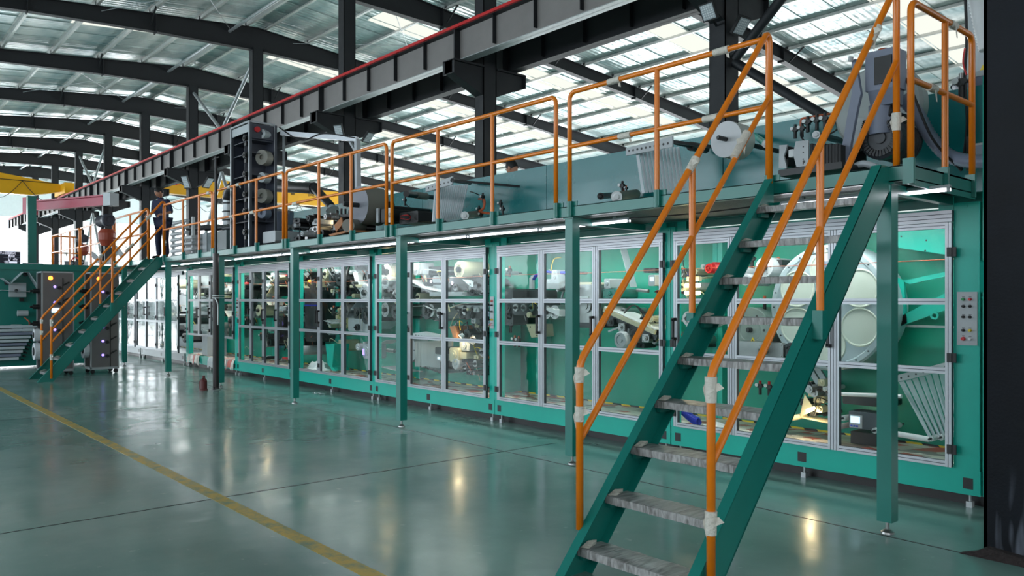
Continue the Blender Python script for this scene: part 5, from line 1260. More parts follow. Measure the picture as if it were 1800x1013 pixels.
b = MB(); b.tube(at(1214, 257, 7.05), at(1240, 262, 7.5), .05, 12); obj('pivot', b, M_BLACK, t)
# idler rollers above the deck edge
def thing_roller(lab, u0, v0, u1, v1, Y0, Y1, r, m, lab2='roller', cap=M_WHITE):
    t = thing('roller_unit', lab, 'roller'); p = Vector(at(u0, v0, Y0)); q = Vector(at(u1, v1, Y1))
    b = MB(); b.tube(p, q, r, 18); obj('roller', b, m, t)
    d = (p-q).normalized(); b = MB(); b.lathe([(0, .008), (r*1.15, .008), (r*1.15, 0), (r*.6, .012), (r*.5, .02), (0, .02)], p, d, 18); obj('end_cap', b, cap, t); return t
thing_roller('grey roller with white end cap low on the panel, left of the near strip fan', 1084, 346, 1118, 341, 6.6, 7.5, .055, M_GREYROLLB)
thing_roller('small grey roller beside it with a black spindle tip, nearer the railing post', 1056, 345, 1082, 343, 6.7, 7.5, .035, M_DSTEEL, cap=M_BLACK)
thing_roller('grey roller with white ring end, right of the middle strip fan', 817, 379, 842, 376, 6.6, 7.4, .05, M_GREYROLLB)
thing_roller('thin guide roller with a pale ring right of the white roll', 1346, 253, 1326, 238, 6.3, 7.55, .03, M_TEAL)
thing_roller('thin guide roller with a pale ring left of the big blower', 1435, 237, 1480, 248, 6.6, 7.55, .03, M_DSTEEL)
# copper hoses and small valves
t = thing('valve_group', 'small valve group with looped copper hose right of the middle strip fan', 'valves')
cable(t, [at(842, 350, 7.3), at(851, 352, 7.2), at(850, 366, 7.2), at(843, 372, 7.2), at(858, 375, 7.2), at(876, 375, 7.2)], .02, M_COPPER, 'hose')
for (u, v) in ((849, 346), (842, 368), (846, 377), (880, 358), (884, 368)): regulator(t, *at(u, v, 7.2), .8, M_BLACK)
cable(t, [at(826, 337, 7.3), at(836, 340, 7.2), at(846, 345, 7.2)], .008)
t = thing('valve_group', 'black valve group with two gauges high on the teal panel left of the blower', 'valves')
for (u, v) in ((1420, 215), (1436, 211), (1450, 209)): regulator(t, *at(u, v, 7.35), .9, M_BLACK)
for (u, v) in ((1398, 228), (1410, 226)): regulator(t, *at(u, v, 7.4), .8, M_BLACK)
cable(t, [at(1408, 226, 7.4), at(1409, 210, 7.4), at(1425, 206, 7.4), at(1460, 200, 7.4)], .012, M_COPPER, 'hose'); cable(t, [at(1408, 230, 7.4), at(1408, 240, 7.35), at(1414, 248, 7.35)], .008)
cable(t, [at(1462, 205, 7.4), at(1472, 225, 7.3), at(1458, 236, 7.35)], .008)
t = thing('valve_group', 'tiny black valve on a stalk above the near grey rollers', 'valves')
regulator(t, *at(1094, 327, 7.3), .9, M_BLACK); regulator(t, *at(1101, 331, 7.3), .5, M_COPPER); cable(t, [at(1097, 333, 7.3), at(1098, 341, 7.2)], .006, M_COPPER, 'hose')
t = thing('valve_group', 'dark valve on the teal panel left of the spindle chuck', 'valves')
regulator(t, *at(712, 352, 7.2), .8, M_BLACK); cable(t, [at(712, 350, 7.2), at(714, 360, 7.2), at(722, 366, 7.2)], .008)
# guide plates and bellows left of the blower
t = thing('guide_block', 'white guide plates and black bellows on a dark shelf left of the blower', 'machine part')
ub(t, 1370, 256, 1386, 295, 6.35, .3, M_BLACK, 'housing', True); 
plate(t, pts(6.25, [(1401,249),(1423,247),(1423,292),(1402,294),(1396,270)]), 6.23, 6.25, M_LGREY, 'side_plate', [PY(1412, v, 6.23)+(.006,) for v in (258, 268, 280, 288)] + [PY(1412, 284, 6.22)+(.012,)])
plate(t, pts(6.3, [(1372,256),(1386,255),(1380,275),(1385,296),(1371,296)]), 6.28, 6.3, M_LGREY, 'side_plate')
for k in range(10): ub(t, 1424+k*5.5, 252+ (k%2)*2, 1428.5+k*5.5, 292, 6.25, .45, M_RUBBER, 'bellows_fold')
ub(t, 1386, 262, 1395, 277, 6.28, .05, M_WHITE, 'sensor'); ub(t, 1368, 296, 1480, 299, 6.1, .6, M_BLACK, 'shelf_plate')
# blower unit
t = thing('blower_unit', 'big grey suction blower with cooling-finned motor at the right end of the walkway', 'blower')
x, y, z = at(1545, 192, 7.0)
b = MB(); b.lathe([(0, 0), (.36, 0), (.385, .02), (.385, .12), (.36, .14), (0, .14)], (x, 7.1, z), (0,-1,0), 56); obj('fan_casing', b, mat('fan_casing_grey', rgb(150, 158, 158), .5, var=.04), t)
x, y, z = at(1548, 243, 6.5); motor(t, x, 6.9, z, .165, .42, mat('motor_dark_grey', rgb(60, 64, 70), .45))
for k in range(30):
    a = 2*math.pi*k/30; b = MB(); b.beam((x+.10*math.cos(a), 6.475, z+.10*math.sin(a)), (x+.15*math.cos(a), 6.475, z+.15*math.sin(a)), .012, .012); obj('guard_rib', b, M_BLACK, t)
xa, _, za = at(1512, 213, 6.5); xb, zb = PY(1575, 88, 6.5)
gx0, gx1 = PY(1521, 150, 6.4)[0], PY(1574, 150, 6.4)[0]; gz0, gz1 = PY(1545, 157, 6.4)[1], PY(1545, 88, 6.4)[1]
b = MB(); b.box(gx0, gx1, 6.4, 6.60, gz0, gz1); b.prism([(6.4, gz0), (6.60, gz0), (6.58, gz0-.12), (6.45, gz0-.12)], gx0+.02, gx1-.02, 'x'); obj('upper_housing', b, M_GREYBLUE, t)
ux0, uz1 = PY(1537, 102, 6.39); ux1, uz0 = PY(1567, 143, 6.39)
b = MB(); b.box(ux0, ux1, 6.385, 6.399, uz0, uz1); obj('inlet_opening', b, M_BLACK, t)
b = MB(); b.tube(((gx0+gx1)/2-.05, 6.54, gz0-.10), ((gx0+gx1)/2-.05, 6.54, gz0-.34), .10, 24); obj('neck', b, M_GREYBLUE, t)
b = MB(); b.tube((gx1-.14, 6.5, gz1), (gx1-.14, 6.5, gz1+.03), .06, 16, .04); obj('orange_cap', b, M_COPPER, t)
plate(t, pts(6.35, [(1499,108),(1505,104),(1515,165),(1509,190),(1490,292),(1476,292),(1494,190),(1499,165)]), 6.33, 6.37, M_GREYBLUE, 'mounting_leg')
plate(t, pts(6.5, [(1505,208),(1530,208),(1524,262),(1496,268)]), 6.5, 6.52, M_LGREY, 'side_plate')
b = MB()
for k in range(16): b.lathe([(.022, .0), (.028, .004), (.022, .008)], at(1522-k*.9, 212+k*3.4, 6.45), (.2,0,-1), 8)
obj('cable_chain', b, M_BLACK, t, kind='stuff')
cable(t, [at(1505, 292, 6.4), at(1520, 288, 6.38), at(1540, 294, 6.4)], .03, M_STRIP, 'plastic_bag')
b = MB(); b.tube(at(1496, 100, 6.3), at(1495, 108, 6.3), .02, 10); obj('knob', b, M_LGREY, t)
cable(t, [at(1560, 165, 6.6), at(1566, 190, 6.5), at(1560, 210, 6.5)], .015)
# flexible suction hose, cables, hopper with duct
def hose(lab, pts_, r, m, name='suction_hose', ribs=True):
    P = [Vector(p) for p in pts_]; out = []
    for i in range(len(P)-1):
        for k in range(14):
            s = k/14; p0 = P[max(0,i-1)]; p1 = P[i]; p2 = P[i+1]; p3 = P[min(len(P)-1, i+2)]
            out.append(.5*((2*p1) + (p2-p0)*s + (2*p0-5*p1+4*p2-p3)*s*s + (3*p1-p0-3*p2+p3)*s**3))
    out.append(P[-1]); rr = [r*(1.05 if i % 2 else .93) for i in range(len(out))] if ribs else r
    b = MB(); b.path(out, rr, 12); return tag(obj(name, b, m), lab, 'hose')
hose('wide grey flexible hose curving down right of the blower', [at(1585, 172, 6.75), at(1612, 200, 6.8), at(1635, 240, 6.9), at(1665, 272, 6.9), at(1700, 283, 6.85), at(1745, 285, 6.8)], .055, M_GREYBLUE)
hose('thin black cable hanging from the roof behind the end railing', [at(1694, -60, 7.4), at(1699, 60, 7.4), at(1696, 140, 7.4), at(1700, 220, 7.4), at(1690, 300, 7.4)], .012, M_RUBBER, 'hanging_cable', False)
hose('thin red cable beside the hanging black cable', [at(1696, 85, 7.35), at(1693, 110, 7.35), at(1699, 132, 7.35)], .007, M_REDP, 'hanging_cable', False)
hose('thin black cable drooping from the blower behind the end railing', [at(1590, 135, 6.6), at(1605, 165, 6.6), at(1640, 245, 6.7), at(1690, 300, 6.9)], .01, M_RUBBER, 'hanging_cable', False)
t = thing('hopper', 'white cyclone hopper with ribbed duct at the right edge beside the near column', 'hopper')
x, y, z = at(1742, 140, 7.9)
b = MB(); b.lathe([(.20, 0), (.20, 1.4)], (x, 7.9, z), (0,0,1), 36); obj('cylinder', b, M_LGREY, t)
b = MB(); b.lathe([(.30, .0), (.31, -.04), (.08, -.7), (.07, -.9)], (x, 7.9, z+.02), (0,0,1), 36); obj('cone', b, M_GREYBLUE, t)
b = MB(); b.lathe([(.20, .02), (.31, -.0), (.32, -.05)], (x, 7.9, z+.02), (0,0,1), 36); obj('rim', b, M_LGREY, t)
for a in (0, 2.1, 4.2):
    b = MB(); b.tube((x+.28*math.cos(a), 7.9+.28*math.sin(a), z-.05), (x+.34*math.cos(a), 7.9+.34*math.sin(a), 0), .025, 8); obj('leg', b, M_GREEN, t)
P = [at(1712, -40, 7.5), at(1716, 0, 7.5), at(1726, 50, 7.5), at(1735, 90, 7.5)]; out = []
for i in range(3):
    for k in range(16): out.append(Vector(P[i]).lerp(Vector(P[i+1]), k/16))
b = MB(); b.path(out, [.055 if i % 2 else .064 for i in range(len(out))], 14); obj('ribbed_duct', b, M_WHITE, t)
xq, _, zq = at(1727, 121, 7.68); b = MB(); b.prism([(xq-.035, zq-.03), (xq+.035, zq-.03), (xq, zq+.04)], 7.69, 7.694, 'y'); obj('warning_label', b, M_YELP, t)
t = thing('junction_cabinet', 'small grey junction box behind the end railing, near the right edge', 'box')
ub(t, 1703, 250, 1732, 283, 7.2, .25, M_LGREY, 'housing'); ub(t, 1706, 254, 1729, 280, 7.185, .015, M_GREYBLUE, 'lid'); ub(t, 1698, 240, 1703, 300, 7.3, .1, M_BLACK, 'mounting_rail')
regulator(thing('air_valve', 'chrome air valve beside the hopper rim behind the end railing', 'valve'), *at(1690, 145, 7.4), 1.2, M_STEEL)

# left of the roll: printing and folding units at deck level
t = thing('metal_box', 'plain grey metal box with a brown side right of the shelf tower', 'box')
ub(t, 462, 405, 484, 428, 5.9, .5, M_LGREY, 'front_panel'); xa, za = PY(484, 428, 5.92); xb, zb = PY(484, 406, 5.92)
b = MB(); b.box(xa+.001, xa+.02, 5.92, 6.42, za, zb); obj('side_panel', b, mat('dark_brown_panel', rgb(50, 36, 34), .5), t)
t = thing('web_bin', 'translucent blue-grey ribbed bin beside the shelf tower', 'bin')
x, y, z = at(487, 404, 6.7); b = MB(); b.lathe([(.20, 0), (.23, .34), (.235, .36), (.22, .36)], (x, 6.8, z-.02), (0,0,1), 24); obj('bin_body', b, M_GREYBLUE, t)
for k in range(10): a = math.pi*1.1+k*.18; b = MB(); b.beam((x+.213*math.cos(a), 6.8+.213*math.sin(a), z), (x+.235*math.cos(a), 6.8+.235*math.sin(a), z+.32), .008, .008); obj('rib', b, M_LGREY, t)
t = thing('fume_duct', 'dark jointed extraction duct reaching over the folding unit', 'duct')
p = [Vector(at(478, 328, 6.9)), Vector(at(552, 331, 6.9)), Vector(at(582, 362, 6.9))]
b = MB(); b.tube(p[0], p[1], .105, 20); obj('duct_tube', b, M_BLACK, t)
b = MB(); b.tube(p[1]+Vector((.02,0,0)), p[2], .085, 18, .07); obj('duct_tube', b, M_DSTEEL, t)
b = MB(); b.lathe([(0, -.1), (.1, -.06), (.115, 0), (.1, .06), (0, .1)], p[1], (0,-1,0), 18); obj('elbow', b, M_DSTEEL, t)
b = MB(); b.tube(p[2], p[2]+Vector((.05,0,-.08)), .05, 14, .12); obj('nozzle', b, M_LGREY, t)
def cluster(lab, specs, seed, name='folding_unit'):
    t = thing(name, lab, 'machine part'); r = random.Random(seed)
    (u0, v0, u1, v1, Y, n) = specs
    for i in range(n):
        u = u0+(u1-u0)*((i*.618+.1) % 1); v = v0+(v1-v0)*r.random(); k = r.random(); p = Vector(at(u, v, Y+r.uniform(0, .6)))
        m = r.choice([M_BLACK, M_DSTEEL, M_BLACK, M_STEEL, M_LGREY])
        if k < .4: block(t, p.x-r.uniform(.04,.14), p.x+r.uniform(.04,.14), p.y, p.y+.25, p.z-r.uniform(.02,.06), p.z+r.uniform(.02,.06), m, True, 'slide_block')
        elif k < .7: b = MB(); rr_ = r.uniform(.02, .06); b.lathe([(0, .01), (rr_, .01), (rr_, -.4), (0, -.4)], p, (0,-1,0), 16); obj('roller', b, m, t)
        elif k < .85: motor(t, p.x, p.y+.1, p.z, r.uniform(.04, .07), .25, m)
        else: cable(t, [p, p+Vector((r.uniform(-.2,.2), 0, r.uniform(.05,.15))), p+Vector((r.uniform(-.3,.3), 0, -.1))], .008)
    b = MB(); xa, za = PY(u0, v1+4, Y); xb, zb = PY(u1, v1, Y); b.box(xa, xb, Y, Y+.9, ZD, ZD+.05); obj('base_plate', b, M_DSTEEL, t)
    return t
cluster('dark motor and slide cluster between the shelf tower and the jointed duct', (515, 388, 545, 424, 6.0, 18), 31)
cluster('black clamp and gauge cluster below the jointed duct', (542, 385, 585, 416, 6.0, 22), 32)
cluster('long folding unit with black slides just left of the big grey roll', (585, 380, 622, 402, 6.1, 18), 33)
t = thing('sensor_beam', 'black sensor beam on stalks left of the big grey roll', 'sensor')
b = MB(); b.beam(at(585, 382, 6.5), at(622, 378, 6.5), .04, .05); obj('beam', b, M_BLACK, t)
for u in (592, 600, 607, 614): b = MB(); b.tube(at(u, 366+abs(u-603)*.3, 6.5), at(u, 381, 6.5), .02, 8); obj('stalk', b, M_BLACK, t)
b = MB(); b.tube(at(608, 362, 6.5), at(622, 358, 6.5), .03, 10); obj('cylinder', b, M_WHITE, t)
t = thing('guide_tray', 'brown folding tray under the sensor beam on the deck edge', 'tray')
b = MB(); b.prism(pts(6.0, [(578,412),(616,404),(616,407),(580,416)]), 6.0, 6.5, 'y'); obj('tray', b, M_BROWN, t)
b = MB(); b.beam(at(590, 402, 6.1), at(602, 388, 6.1), .12, .02, (0,1,0)); obj('flap', b, M_BROWN, t)
b = MB(); b.tube(at(612, 397, 6.0), at(640, 397, 6.5), .10, 18); obj('grey_drum', b, M_GREYROLLB, t)
b = MB(); b.tube(at(634, 400, 6.4), at(660, 402, 6.6), .05, 12); obj('shaft', b, M_BLACK, t)
lamp(thing('work_lamp', 'lit warm work lamp under the big grey roll', 'lamp'), *at(634, 392, 6.3), 6, .9)
lamp(thing('work_lamp', 'lit warm work lamp above the brown folding tray', 'lamp'), *at(604, 385, 6.4), 6, .9)
# far end of the walkway level: grey tank, stacked rollers, silver duct
t = thing('grey_tank', 'low grey-green tank with a pale strap behind the far railing', 'tank')
xa, za = PY(326, 428, 6.4); xb, zb = PY(398, 404, 6.4)
b = MB(); b.box(xa, xb, 6.4, 7.3, ZD, zb); obj('tank_body', b, mat('grey_green_tank', rgb(88, 104, 108), .4, var=.08), t)
xs_, _ = PY(361, 410, 6.4); b = MB(); b.box(xs_-.12, xs_+.12, 6.385, 6.40, ZD+.05, zb+.005); obj('strap', b, M_LGREY, t)
for k in range(5):
    p0 = Vector(at(330+16*k, 402, 6.6)); b = MB(); b.tube(p0, p0+Vector((.5, .1, .01)), .06, 12); obj('top_pipe', b, M_DSTEEL, t)
t = thing('roller_rack', 'rack of stacked white horizontal rollers behind the worker', 'rack')
for k in range(7):
    z = ZD+.10+.13*k; x0_ = XY(302, 6.2); x1_ = XY(340 if k < 4 else 330, 6.2)
    b = MB(); b.tube((x0_, 6.2, z), (x1_, 6.2, z), .04, 12); obj('roller', b, M_WHITE if k % 2 else M_LGREY, t)
for u in (303, 321, 338): x_ = XY(u, 6.25); b = MB(); b.box(x_-.03, x_+.03, 6.24, 6.30, ZD, ZD+.95); obj('rack_post', b, M_WHITE, t)
t = thing('exhaust_pipe', 'silver exhaust pipe with a dark elbow left of the shelf tower', 'pipe')
x, y, z = at(402, 396, 7.2); xt, _, zt_ = at(402, 352, 7.2)
b = MB(); b.tube((x, 7.2, ZD), (x, 7.2, zt_), .13, 20); obj('pipe', b, M_GALV, t)
for k in range(3): zz = z+(zt_-z)*(k+.5)/3; b = MB(); b.lathe([(.13, 0), (.15, .01), (.15, .03), (.13, .04)], (x, 7.2, zz), (0,0,1), 20); obj('clamp_ring', b, M_DSTEEL, t)
b = MB(); b.path([(x, 7.2, zt_), (x+.02, 7.2, zt_+.12), (x+.15, 7.2, zt_+.24), (x+.35, 7.2, zt_+.28)], .14, 16); obj('elbow', b, M_DSTEEL, t)
b = MB(); b.tube((x-.0, 7.2, ZD), (x, 7.2, ZD+.18), .28, 20, .14); obj('flared_base', b, M_DSTEEL, t)
b = MB(); b.box(XY(388, 6.7), XY(410, 6.7), 6.7, 7.0, ZD, ZD+.5); tag(obj('heat_sink_block', b, M_BLACK), 'black finned block at the foot of the silver exhaust pipe', 'block')

# dark pole with cables and the bottle jack at its foot
t = thing('dark_pole', 'dark upright pole from the floor past the walkway rail beside a green post', 'pole')
px, py = -14.17, 5.30
b = MB(); b.tube((px, py, 0), (px, py, 2.42), .055, 14); obj('lower_tube', b, mat('dark_brown_tube', rgb(36, 26, 26), .3), t)
b = MB(); b.tube((px, py, 2.42), (px, py, 4.15), .025, 10); obj('upper_rod', b, M_BLACK, t)
b = MB(); b.tube((px-.16, py, 4.12), (px+.16, py, 4.12), .01, 6); obj('tip_bar', b, M_BLACK, t)
for z in (1.62, 1.66): b = MB(); b.lathe([(.058, 0), (.068, .01), (.058, .02)], (px, py, z), (0,0,1), 14); b.tube((px, py-.03, z+.01), (px-.02, YP0+.1, z+.01), .006, 6); obj('cable_tie', b, M_WHITE, t)
cable(t, [(px+.05, py-.03, 1.62), (px+.14, py-.02, 1.5), (px+.14, py-.02, 1.15)], .012, M_WHITE)
cable(t, [(px-.02, py-.0, .25), (px-.0, py-.02, .06), (px+.15, py-.1, .02), (px+.28, py-.05, .05)], .01)
b = MB(); b.lathe([(.09, 0), (.09, .015), (.06, .03)], (px, py, 0), (0,0,1), 16); obj('foot', b, M_STEEL, t)
t = thing('bottle_jack', 'dark red bottle-shaped jack standing on the floor at the foot of the dark pole', 'jack')
x, y = px-.02, py-.21
b = MB(); b.lathe([(0, 0), (.07, 0), (.07, .02), (.06, .03), (.06, .17), (.045, .20), (.025, .215), (.025, .26), (0, .26)], (x, y, .0), (0,0,1), 20); obj('body', b, M_DKRED, t)
b = MB(); b.lathe([(0, 0), (.022, 0), (.022, .14), (.012, .15), (.012, .17), (0, .17)], (x-.085, y-.03, 0), (0,0,1), 12); b.box(x-.1, x, y-.05, y-.01, 0, .03); obj('pump', b, M_DKRED, t)

# floor litter
b = MB(); P = [Vector((0.05*k, .03*math.sin(k*1.7), .004+.012*abs(math.sin(k*1.1)))) for k in range(9)]
x, y = -11.1, 4.9
k_ = (548-900)/F; d_ = F*EYE/(691-HOR); r_ = k_*d_; x = CT*d_+ST*r_; y = ST*d_-CT*r_
for i in range(8): b.quadsheet(P[i]+Vector((x,y,0)), P[i+1]+Vector((x,y,0)), P[i+1]+Vector((x,y+.02,.004)), P[i]+Vector((x,y+.02,.004)), .001)
tag(obj('paper_strip', b, M_WHITE), 'curled white paper strip lying on the floor near a walkway post', 'litter')
b = MB(); b.path([(-13.80, YM-.03, .40), (-13.74, YM-.06, .36), (-13.78, YM-.06, .24), (-13.80, YM-.04, .16)], .016, 8); tag(obj('cable_sleeve', b, M_WHITE), 'short white cable sleeve hanging at the base of a green post', 'cable')

# ================================================================== LEFT ZONE: second machine
XG = -21.6
G = thing('green_machine', 'low dark green machine at the left edge with rows of white film bands', 'machine')
b = MB(); b.box(XG-.9, XG, .5, 5.45, .12, 2.37); obj('body', b, M_GREEN, G)
b = MB(); b.box(XG-.95, XG+.06, .5, 5.40, .05, .30); obj('base', b, M_GREEN, G)
b = MB(); b.box(XG+.0, XG+.05, .5, 5.45, 2.30, 2.44); obj('top_channel', b, M_GREEN, G)
def gx(u, v, dx=.05): y, z = PX(u, v, XG+dx); return y, z
for k in range(10):
    ya, za = gx(0, 575+6.3*k, .2); yb2, zb = gx(64, 577+6.1*k, .2)
    b = MB(); b.box(XG+.02, XG+.22, .8, yb2-.04*k, za-.03, za+.03); obj('film_band', b, M_GREYBLUE if k % 3 == 2 else M_STRIP, G)
    b = MB(); b.tube((XG, yb2-.03*k, za-.04), (XG+.24, yb2-.03*k, za-.04), .022, 10); obj('idler', b, M_BLACK, G)
def gl(P, r, m, name): b = MB(); b.path([(XG+.15, *gx(u, v, .15)) for (u, v) in P], r, 8); return obj(name, b, m, G)
def gweb(P, w, m=M_STRIP):
    b = MB()
    for (p, q) in zip(P[:-1], P[1:]):
        a = Vector((XG+.05, *gx(*p, .05))); c = Vector((XG+.05, *gx(*q, .05))); e = Vector((w, 0, 0)); b.quadsheet(a, c, c+e, a+e, .01)
    return obj('film_web', b, m, G)
gweb([(0, 489), (14, 499), (36, 479), (46, 479), (68, 512), (75, 514)], .35)
gweb([(66, 505), (72, 480), (90, 480)], .35); gweb([(0, 510), (70, 514)], .25, M_LGREY)
for (u, v, r) in ((31, 511, .12), (15, 497, .05), (48, 482, .05)):
    y, z = gx(u, v, .3); b = MB(); b.lathe([(0, .1), (r*.3, .1), (r*.3, .06), (r, .06), (r, 0)], (XG+.05, y, z), (1,0,0), 20); obj('pulley', b, M_DSTEEL, G)
y, z = gx(31, 511, .1); b = MB(); b.box(XG+.04, XG+.12, y-.17, y+.17, z-.15, z+.18); obj('bearing_plate', b, M_LGREY, G)
for (u0, v0, u1, v1) in ((33, 551, 52, 551), (22, 576, 40, 576), (42, 580, 66, 580)):
    y0, z0_ = gx(u0, v0, .3); y1, z1_ = gx(u1, v1, .3); b = MB(); b.tube((XG+.12, y0, z0_), (XG+.12, y1, z1_), .07, 14); obj('roller', b, M_LGREY, G)
y, z = gx(38, 527, .1); b = MB(); b.cbox((XG+.06, y, z), .1, .08, .08); obj('knob', b, M_BLACK, G)
for k in range(6):
    y, z = gx(44+2*k, 558+2*k, .2); cable(G, [(XG+.1, y, z), (XG+.2, y+.08, z-.1), (XG+.1, y+.1, z-.2)], .012, [M_COPPER, M_RUBBER][k % 2])
# sign board
ya, za = PX(-14, 468, XG-.4); yb2, zb = PX(35.5, 443, XG-.4)
t = thing('display_board', 'dark LED display board with white rows of characters on the green machine', 'sign')
b = MB(); b.box(XG-.46, XG-.4, ya, yb2, za, zb); obj('panel', b, mat('display_navy', rgb(14, 18, 44), .3), t)
for u in (2, 30): y_, _ = PX(u, 468, XG-.43); b = MB(); b.box(XG-.45, XG-.41, y_-.03, y_+.03, 2.37, za); obj('stand', b, M_BLACK, t)
M_TXT = emit_mat('white_display_glow', (.8, .84, 1, 1), 1.0)
def sg(u, v): return PX(u, v, XG-.4)
rs = (R(90), 0, R(90)); HX = XG-.398
y_, z_ = sg(0.2, 446.2); text('H人工智能装备公司', .11, (HX, y_-.02, z_), rs, M_TXT, t, width=sg(28, 446)[0]-sg(-.5, 446)[0])
y_, z_ = sg(15, 451.8); text('Today', .10, (HX, y_, z_), rs, M_TXT, t, width=sg(26, 446)[0]-sg(15, 446)[0])
y_, z_ = sg(14, 458.5); text('0', .20, (HX, y_, z_), rs, M_TXT, t, width=sg(18, 446)[0]-sg(14, 446)[0])
y_, z_ = sg(22.8, 457.6); text('m/Min', .075, (HX, y_, z_), rs, M_TXT, t, width=sg(30, 446)[0]-sg(22.8, 446)[0])
for v in (462.6, 466.2):
    y_, z_ = sg(7.5, v); text('合格率', .075, (HX, y_, z_), rs, M_TXT, t, width=sg(15.4, 446)[0]-sg(7.5, 446)[0])
    y0, z0_ = sg(16.2, v); y1, z1_ = sg(30, v-2.8); b = MB(); b.box(HX, HX+.006, y0, y1, z0_, z1_); obj('value_field', b, M_TXT, t)
for v in (447.4, 452.7, 459.4):
    y0, z0_ = sg(6 if v > 448 else -10, v); y1, z1_ = sg(35, v); b = MB(); b.box(HX-.001, HX+.003, y0, y1, z0_-.006, z0_+.006); obj('divider_line', b, M_GREYBLUE, t)
# jib crane: green post, dark red arm
t = thing('jib_crane', 'dark red jib crane arm on a green post above the green machine', 'crane')
y_, z_ = PX(55, 467, XG+.0-.7); zt_ = PX(55, 345, XG-.7)[1]
b = MB(); b.box(XG-.80, XG-.60, y_-.09, y_+.09, 2.372, zt_); obj('post', b, M_GREEN, t)
b = MB(); b.box(XG-.9, XG-.5, y_-.22, y_+.22, 2.30, 2.48); obj('flange', b, M_LGREY, t)
def ud(u, v, d): k = (u-900)/F; r = k*d; return Vector((CT*d+ST*r, ST*d-CT*r, EYE+(HOR-v)*d/F))
p0 = ud(52, 363, 20.3); p1 = ud(190, 363, 19.0); p1.z = p0.z
b = MB(); 
for dz, w in ((.11, .16), (-.11, .16)): b.beam(p0+Vector((0,0,dz)), p1+Vector((0,0,dz)), w, .035)
b.beam(p0, p1, .04, .22); obj('boom', b, M_REDARM, t)
b = MB(); b.beam(p0-(p1-p0).normalized()*.05, p0+(p1-p0).normalized()*.12, .30, .42); obj('boom_bracket', b, M_REDARM, t)
b = MB(); b.beam(p1-(p1-p0).normalized()*.02, p1+(p1-p0).normalized()*.22, .24, .30); obj('end_stop', b, M_LGREY, t)
# chain hoists
def hoist(lab, p, s=1.0):
    t = thing('chain_hoist', lab, 'hoist')
    motor(t, p.x-.25*s, p.y, p.z, .15*s, .5*s, M_RACK, axis=(1, .1, 0))
    b = MB(); b.cbox(p+Vector((.1,.0,.22))*s, .12*s, .12*s, .22*s); obj('trolley', b, M_BLACK, t)
    b = MB(); q = p+Vector((.18,.02,-.42))*s; b.lathe([(0,-.22*s),(.12*s,-.2*s),(.19*s,-.06*s),(.20*s,.1*s),(.14*s,.2*s),(0,.22*s)], q, (0,0,1), 18); obj('chain_bag', b, mat('rust_red_cover', rgb(150, 62, 40), .5), t)
    cable(t, [p+Vector((-.1,0,-.1))*s, p+Vector((-.22,0,-.4))*s, p+Vector((-.15,0,-.75))*s], .035*s, M_BLACK, 'chain')
    b = MB(); b.cbox(p+Vector((-.16,0,-.85))*s, .09*s, .07*s, .22*s); obj('pendant', b, M_BLACK, t)
hoist('dark hoist with a rust red bag at the free end of the dark red boom', ud(183, 388, 19.2))
hoist('smaller dark hoist with a red bag hanging behind the far walkway rail', ud(143, 420, 25.0), .85)
t = thing('conveyor_frame', 'crossed pale grey conveyor frame behind the far stair handrail', 'frame')
for (u0, v0, u1, v1) in ((180, 415, 207, 440), (207, 440, 185, 468), (160, 445, 185, 468), (207, 440, 215, 450)):
    b = MB(); b.beam(ud(u0, v0, 25), ud(u1, v1, 25), .12, .12); obj('frame_bar', b, M_LGREY, t)
b = MB(); b.beam(ud(118, 463, 25.0), ud(150, 463, 25.0), .3, .12); obj('tray', b, M_DSTEEL, t)
for (u, v) in ((126, 463), (143, 461)): b = MB(); b.lathe([(.05, 0), (.09, 0), (.09, .04), (.05, .04)], ud(u, v, 24.7), (1,-.3,0), 16); obj('wheel', b, M_BLACK, t)
cable(t, [ud(124, 460, 24.8), ud(132, 452, 24.8), ud(142, 460, 24.8)], .02, M_REDP, 'hose')
b = MB(); q_ = ud(185, 468, 25); b.beam(q_, Vector((q_.x, q_.y, 2.43)), .12, .12); obj('support_leg', b, M_LGREY, t)

